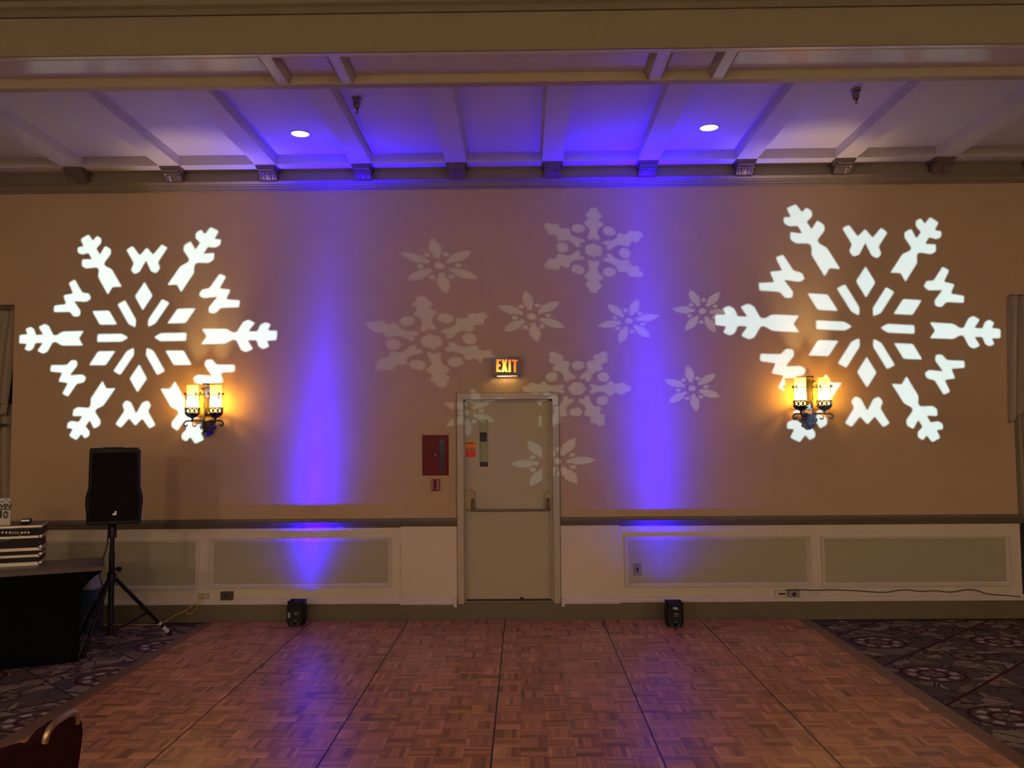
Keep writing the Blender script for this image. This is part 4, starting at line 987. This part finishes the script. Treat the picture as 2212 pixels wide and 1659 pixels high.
FB().box(a_.x+.004,b2.x-.004,.137,.14,zdv+.018,zdv+.031).build('front_strip', M['alu'], dv)
# white advert card standing on the case
yc = .10; r1 = fpx(23.5,1076,yc); zc0_ = zf_+.0045
cdd = thing('advert_card', 'white printed card with bold letters and star on the flight case', 'sign', FM @ Vector((r1.x-.1,yc,zc0_)))
FB().bevbox(r1.x-.20,r1.x,yc,yc+.035,zc0_,r1.z,.003).build('card_box', M['card'], cdd)
def px_box(nm, x0,y0,x1,y1,mm):
    a_ = fpx(x0,y0,yc); b2 = fpx(x1,y1,yc); FB().box(a_.x,b2.x,yc-.0015,yc+.0005,b2.z,a_.z).build(nm, mm, cdd)
px_box('print_bar',-6,1099.5,23,1101,M['ink']); px_box('print_bar',-6,1083.5,8,1085,M['ink']); px_box('print_bar',17,1084,23.3,1085.5,M['ink'])
px_box('photo_print',-3,1103,4,1119,M['ink'])
cz = fpx(12.5,1112,yc); FB().profy([(cz.x+.020*math.cos(2*PI*k/16), cz.z+.032*math.sin(2*PI*k/16)) for k in range(16)], yc-.0015, yc+.0005).build('emblem_print', M['brownbox'], cdd)
FB().profy([(cz.x+.011*math.cos(2*PI*k/12), cz.z+.015*math.sin(2*PI*k/12)) for k in range(12)], yc-.0025, yc-.0012).build('emblem_centre', M['mark'], cdd)
sc_ = fpx(13,1079.5,yc); FB().profy([(sc_.x+(.014 if k % 2 == 0 else .006)*math.sin(PI*k/5), sc_.z+(.014 if k % 2 == 0 else .006)*math.cos(PI*k/5)) for k in range(10)], yc-.0015, yc+.0005).build('star_print', M['tape'], cdd)
tcv = bpy.data.curves.new('print_letters','FONT'); tcv.body = 'VIN'; tcv.size = .050; tcv.shear = .2; tcv.extrude = .0008; tcv.offset = .0022; tcv.space_character = 1.0
tmp = bpy.data.objects.new('tmp', tcv); link(tmp); dg = bpy.context.evaluated_depsgraph_get(); dg.update()
me = bpy.data.meshes.new_from_object(tmp.evaluated_get(dg), depsgraph=dg); bpy.data.objects.remove(tmp)
tp = fpx(-1.5,1098.3,yc-.001); me.transform(Matrix.Translation(-BASE[cdd]) @ FM @ Matrix(((1,0,0,tp.x),(0,0,-1,tp.y),(0,1,0,tp.z),(0,0,0,1))))
me.materials.clear(); me.materials.append(M['ink']); o = bpy.data.objects.new('print_letters', me); link(o); o.parent = cdd
wr = MB().tube(spl([FM @ fpx(62,1140,-.012),FM @ fpx(52,1150,-.03),FM @ fpx(35,1160,-.045),FM @ fpx(15,1167,-.05),FM @ fpx(-12,1172,-.05)],6), .0016, 5).build('thin_wire', M['mark'], smooth=True); tag(wr, 'thin pale wire looping over the front of the flight case', 'cable')

# tub behind the table
tw = atY(201,1290,-.50)
tu = thing('storage_tub', 'dark blue tub with pale lid between covered table and speaker stand', 'tub', (tw.x-.2,-.36,0))
zl = atY(188,1274,-.50).z; zl2 = atY(188,1240,-.42).z
def rrect(x0,x1,y0,y1,r,n=4):
    out = []
    for cx_,cy_,a0 in ((x1-r,y1-r,0),(x0+r,y1-r,PI/2),(x0+r,y0+r,PI),(x1-r,y0+r,1.5*PI)):
        out += [(cx_+r*math.cos(a0+PI/2*k/n), cy_+r*math.sin(a0+PI/2*k/n)) for k in range(n+1)]
    return out
R_ = rrect(tw.x-.42,tw.x-.012,-.50,-.24,.05)
MB().profz(R_, .0, zl, 1.06, (tw.x-.21,-.37)).build('tub_body', M['bluecloth'], tu, True)
MB().profz(rrect(tw.x-.44,tw.x+.012,-.525,-.215,.06), zl, zl+.02).build('lid_rim', M['lid'], tu, True)
MB().profz(rrect(tw.x-.42,tw.x+.005,-.51,-.23,.06), zl+.02, zl2, .80, (tw.x-.21,-.37)).build('lid', M['lid'], tu, True)

# ------------------------------------------------------------------ banquet chair in the lower left corner
cf = atZ(143,1541,.94)                                     # far top corner of the back
ch = thing('banquet_chair', 'maroon banquet chair with gold grab handle at the lower left', 'chair', (cf.x-.25, cf.y-.22, 0))
dirv = Vector((-.07,-1,0)).normalized(); nrm = Vector((dirv.y,-dirv.x,0))  # along the back, and away to the seat side (left)
if nrm.x > 0: nrm = -nrm
def cp(a, b_, z): return Vector((cf.x,cf.y,0))+dirv*a+nrm*b_+Vector((0,0,z))
Wc = .44
half = [(0.035,.50),(.02,.62),(.008,.74),(.0,.84),(.0,.90),(.012,.935),(.04,.955),(.09,.962),(.15,.955),(.19,.935)]
out = half+[(Wc-a,z) for a, z in half[::-1]]
m = MB(); n = len(out); lean_ = lambda z: -.10*(z-.45)
vs = [cp(a,lean_(z)-.0,z) for a, z in out]+[cp(Wc/2+(a-Wc/2)*.93,lean_(z)+.045,.5+(z-.5)*.97) for a, z in out]+[cp(Wc/2+(a-Wc/2)*.93,lean_(z)-.018,.5+(z-.5)*.97) for a, z in out]
fs = [(i,(i+1)%n,n+(i+1)%n,n+i) for i in range(n)]+[(i,(i+1)%n,2*n+(i+1)%n,2*n+i) for i in range(n)]+[tuple(range(n,2*n)),tuple(range(2*n,3*n))]
m.add(vs, fs).build('backrest', M['maroon'], ch, True)
MB().tube(spl([cp(.055,lean_(.9)-.022,.930),cp(.065,lean_(.93)-.024,.958),cp(.09,lean_(.94)-.024,.970),cp(.13,lean_(.95)-.024,.972),cp(.18,lean_(.94)-.024,.966),cp(.205,lean_(.93)-.024,.950),cp(.21,lean_(.9)-.022,.925)],6), .0095, 10).build('grab_handle', M['gold'], ch, True)
m = MB(); R2 = rrect(0,Wc,0,.44,.07)
vs = [cp(a,b_,.41) for a, b_ in R2]+[cp(a,b_,.455) for a, b_ in R2]+[cp(Wc/2+(a-Wc/2)*.9,.22+(b_-.22)*.9,.48) for a, b_ in R2]; n = len(R2)
fs = [(i,(i+1)%n,n+(i+1)%n,n+i) for i in range(n)]+[(n+i,n+(i+1)%n,2*n+(i+1)%n,2*n+i) for i in range(n)]+[tuple(range(n)),tuple(range(2*n,3*n))]
m.add(vs, fs).build('seat', M['maroon'], ch, True)
for a in (.03, Wc-.03):
    MB().tube([cp(a,lean_(.86)+.01,.86),cp(a,.0,.43)], .0125, 8).build('back_post', M['gold'], ch, True)
    MB().tube([cp(a,.02,.42),cp(a,-.05,.0)], .0125, 8).build('leg', M['gold'], ch, True)
    MB().tube([cp(a,.40,.42),cp(a,.43,.0)], .0125, 8).build('leg', M['gold'], ch, True)

# ------------------------------------------------------------------ gobo projectors throwing the snowflakes
def homography(pairs):
    # least squares 3x3 projective map (h33 = 1), canonical -> photograph
    A = []; B = []
    for (x, y), (u, v) in pairs:
        A.append([x,y,1,0,0,0,-u*x,-u*y]); B.append(u); A.append([0,0,0,x,y,1,-v*x,-v*y]); B.append(v)
    n = 8; N = [[sum(A[k][i]*A[k][j] for k in range(len(A))) for j in range(n)]+[sum(A[k][i]*B[k] for k in range(len(A)))] for i in range(n)]
    for i in range(n):
        p_ = max(range(i,n), key=lambda r: abs(N[r][i])); N[i], N[p_] = N[p_], N[i]
        for r in range(n):
            if r != i:
                f = N[r][i]/N[i][i]; N[r] = [a-f*b for a, b in zip(N[r], N[i])]
    h_ = [N[i][n]/N[i][i] for i in range(n)]
    def f(x, y):
        w_ = h_[6]*x+h_[7]*y+1; return ((h_[0]*x+h_[1]*y+h_[2])/w_, (h_[3]*x+h_[4]*y+h_[5])/w_)
    return f
def sym(half): return half+[(u,-v) for u, v in half[::-1] if abs(v) > 1e-9]
def rot(poly, a): c, s = math.cos(a), math.sin(a); return [(x*c-y*s, x*s+y*c) for x, y in poly]
def rnd_poly(poly, r=.012):                                # softly rounded corners
    out = []; n = len(poly)
    for i in range(n):
        p0, p1, p2 = Vector(poly[i-1]), Vector(poly[i]), Vector(poly[(i+1)%n])
        a = (p0-p1); b_ = (p2-p1); ra = min(r, a.length*.4); rb = min(r, b_.length*.4)
        s, e_ = p1+a.normalized()*ra, p1+b_.normalized()*rb
        for t in (0,.33,.67,1): q = s*(1-t)**2+p1*2*t*(1-t)+e_*t*t; out.append((q.x,q.y))
    return out
ARM = sym([(.497,0),(.458,.062),(.635,.060),(.685,.028),(.712,.032),(.752,.113),(.79,.130),(.838,.104),(.795,.036),(.857,.034),(.875,.087),(.91,.107),(.95,.087),(.930,.042),(.998,.036)])
INNER = sym([(.100,0),(.150,.033),(.345,.033)])
DIA = [(.225,0),(.345,.068),(.462,0),(.345,-.068)]
WSH = [(.745,0),(.683,.052),(.765,.112),(.735,.158),(.620,.093),(.567,.112),(.530,.085),(.545,.045),(.640,0)]
WSH = WSH+[(u,-v) for u, v in WSH[::-1] if abs(v) > 1e-9]
def big_flake(H):
    polys = []
    for k in range(6):
        a = k*PI/3
        for sh in (ARM, INNER): polys.append(rot(rnd_poly(sh), a))
        for sh in (DIA, WSH): polys.append(rot(rnd_poly(sh), a+PI/6))
    return [[H(x,y) for x, y in p_] for p_ in polys]
S3 = math.sqrt(3)/2
HL = homography([((1,0),(600.6,724.8)),((-1,0),(40,733)),((.5,S3),(463,496)),((-.5,S3),(183,512)),((.5,-S3),(430,954)),((-.5,-S3),(159,946)),((0,0),(304.4,728)),((0,.345),(312.5,633.7)),((0,-.345),(296.2,822.5))])
HR = homography([((1,0),(2165,719)),((-1,0),(1541.5,690)),((.5,S3),(2018,477)),((-.5,S3),(1711,446)),((-.5,-S3),(1721,951)),((.5,-S3),(2018,951)),((0,0),(1870.7,706.3)),((0,.345),(1866.9,603.5)),((0,-.345),(1874.9,809))])
PB = sym([(.29,0),(.22,.06),(.27,.115),(.42,.065),(.52,.085),(.58,.17),(.65,.165),(.69,.095),(.75,.10),(.80,.155),(.86,.13),(.90,.075),(.99,.065)])
PA = sym([(.27,0),(.24,.065),(.40,.085),(.52,.165),(.60,.125),(.68,.18),(.76,.11),(.84,.125),(.91,.055),(1.03,0)])
def disc(r, phi, ra, rb, n=14): return [(r*math.cos(phi)+ra*math.cos(2*PI*k/n)*math.cos(phi)-rb*math.sin(2*PI*k/n)*math.sin(phi), r*math.sin(phi)+ra*math.cos(2*PI*k/n)*math.sin(phi)+rb*math.sin(2*PI*k/n)*math.cos(phi)) for k in range(n)]
def small_flake(kind, c, Xv, Uv, rt):
    polys = []
    for k in range(6):
        a = math.radians(rt)+k*PI/3
        polys.append(rot(rnd_poly(PB if kind == 'B' else PA, .02), a))
        polys.append(disc(.55, a+PI/6, .105, .12) if kind == 'B' else disc(.47, a+PI/6, .085, .085, 10))
    polys.append(rot([((.17 if k % 2 == 0 else .14)*math.cos(PI*k/6), (.17 if k % 2 == 0 else .14)*math.sin(PI*k/6)) for k in range(12)], math.radians(rt)) if kind == 'B' else disc(0,0,.13,.13))
    s = 860/2038
    return [[(740+s*(c[0]+x*Xv[0]+y*Uv[0]), 400+s*(c[1]+x*Xv[1]+y*Uv[1])) for x, y in p_] for p_ in polys]
MID = []
for a in (('B',(1285,333),(290,26),(0,-220),30),('B',(455,800),(355,-27),(-55,-235),30),('B',(1200,1042),(279,0),(10,-218),0),
          ('A',(967,672),(180,-12),(-29,-131),30),('A',(1465,695),(160,0),(0,-118),13),('A',(1842,645),(153,0),(0,-120),-5),('A',(1790,1040),(151,-18),(-22,-117),30),
          ('A',(495,412),(209,-5),(-35,-141),30),('A',(672,1160),(169,-17),(-10,-120),30),('A',(1095,1415),(199,-8),(-6,-134),0)): MID += small_flake(*a)

def projector(pos, polys, power, col, rad, label, blend=0.0):
    pos = Vector(pos); W = [[atY(x,y,0) for x, y in p_] for p_ in polys]
    allp = [q for p_ in W for q in p_]
    tgt = Vector(((min(q.x for q in allp)+max(q.x for q in allp))/2, 0, (min(q.z for q in allp)+max(q.z for q in allp))/2))
    d = (tgt-pos).normalized(); rx = d.cross(Vector((0,0,1))).normalized(); up = rx.cross(d); D = .30
    hol = []; mx = 0
    for p_ in W:
        h_ = []
        for q in p_:
            r_ = q-pos; r_ = r_*(D/r_.dot(d)); h_.append((r_.dot(rx), r_.dot(up))); mx = max(mx, math.hypot(*h_[-1]))
        hol.append(h_)
    mx *= 1.06; S = mx*1.25
    t = thing('gobo_projector', label, 'projector', (pos.x,pos.y,0), 'snowflake projectors')
    mw = Matrix.Translation(pos+d*D) @ Matrix((rx, up, -d)).transposed().to_4x4()
    curve_plate('gobo_plate', [(-S,-S),(S,-S),(S,S),(-S,S)], hol, mw, M['blackmetal'], t, .0002)
    fr_ = Matrix.Translation(pos) @ Matrix((rx, up, -d)).transposed().to_4x4()
    m = MB(); m.M = fr_; B_ = S+.012
    for a0,a1,b0,b1 in ((-B_,-S,-B_,B_),(S,B_,-B_,B_),(-S,S,-B_,-S),(-S,S,S,B_)): m.box(a0,a1,b0,b1,-D-.02,.12)
    m.box(-B_,B_,-B_,B_,.12,.14); m.build('housing', M['black'], t)
    m = MB(); m.tube([(pos.x,pos.y,.9),(pos.x,pos.y,pos.z-B_-.01)], .018, 10); m.build('pole', M['blackmetal'], t, True)
    MB().tube([(pos.x,pos.y,.12),(pos.x,pos.y,.95)], .024, 10).build('lower_pole', M['blackmetal'], t, True)
    for k in range(3):
        a = 2*PI*k/3+.5; MB().tube([(pos.x,pos.y,.75),(pos.x+.45*math.cos(a),pos.y+.45*math.sin(a),.014)], .014, 8).build('leg', M['blackmetal'], t, True)
    l = bpy.data.lights.new('projector_lamp','SPOT'); l.energy = power; l.color = col; l.spot_size = 2*math.atan(mx/D); l.spot_blend = blend; l.shadow_soft_size = rad
    lo = bpy.data.objects.new('projector_lamp', l); link(lo); lo.parent = t; lo.location = pos-BASE[t]
    lo.rotation_euler = (-d).to_track_quat('Z','Y').to_euler()
projector((-4.6,-8.3,1.95), big_flake(HL), GOBO_W['left'], GOBO_COL['left'], .0004, 'tripod projector throwing the left snowflake')
projector((4.9,-8.3,1.95), big_flake(HR), GOBO_W['right'], GOBO_COL['right'], .0004, 'tripod projector throwing the right snowflake')
projector((5.2,-5.6,2.35), MID, GOBO_W['mid'], GOBO_COL['mid'], .00022, 'tripod projector throwing the small middle snowflakes')
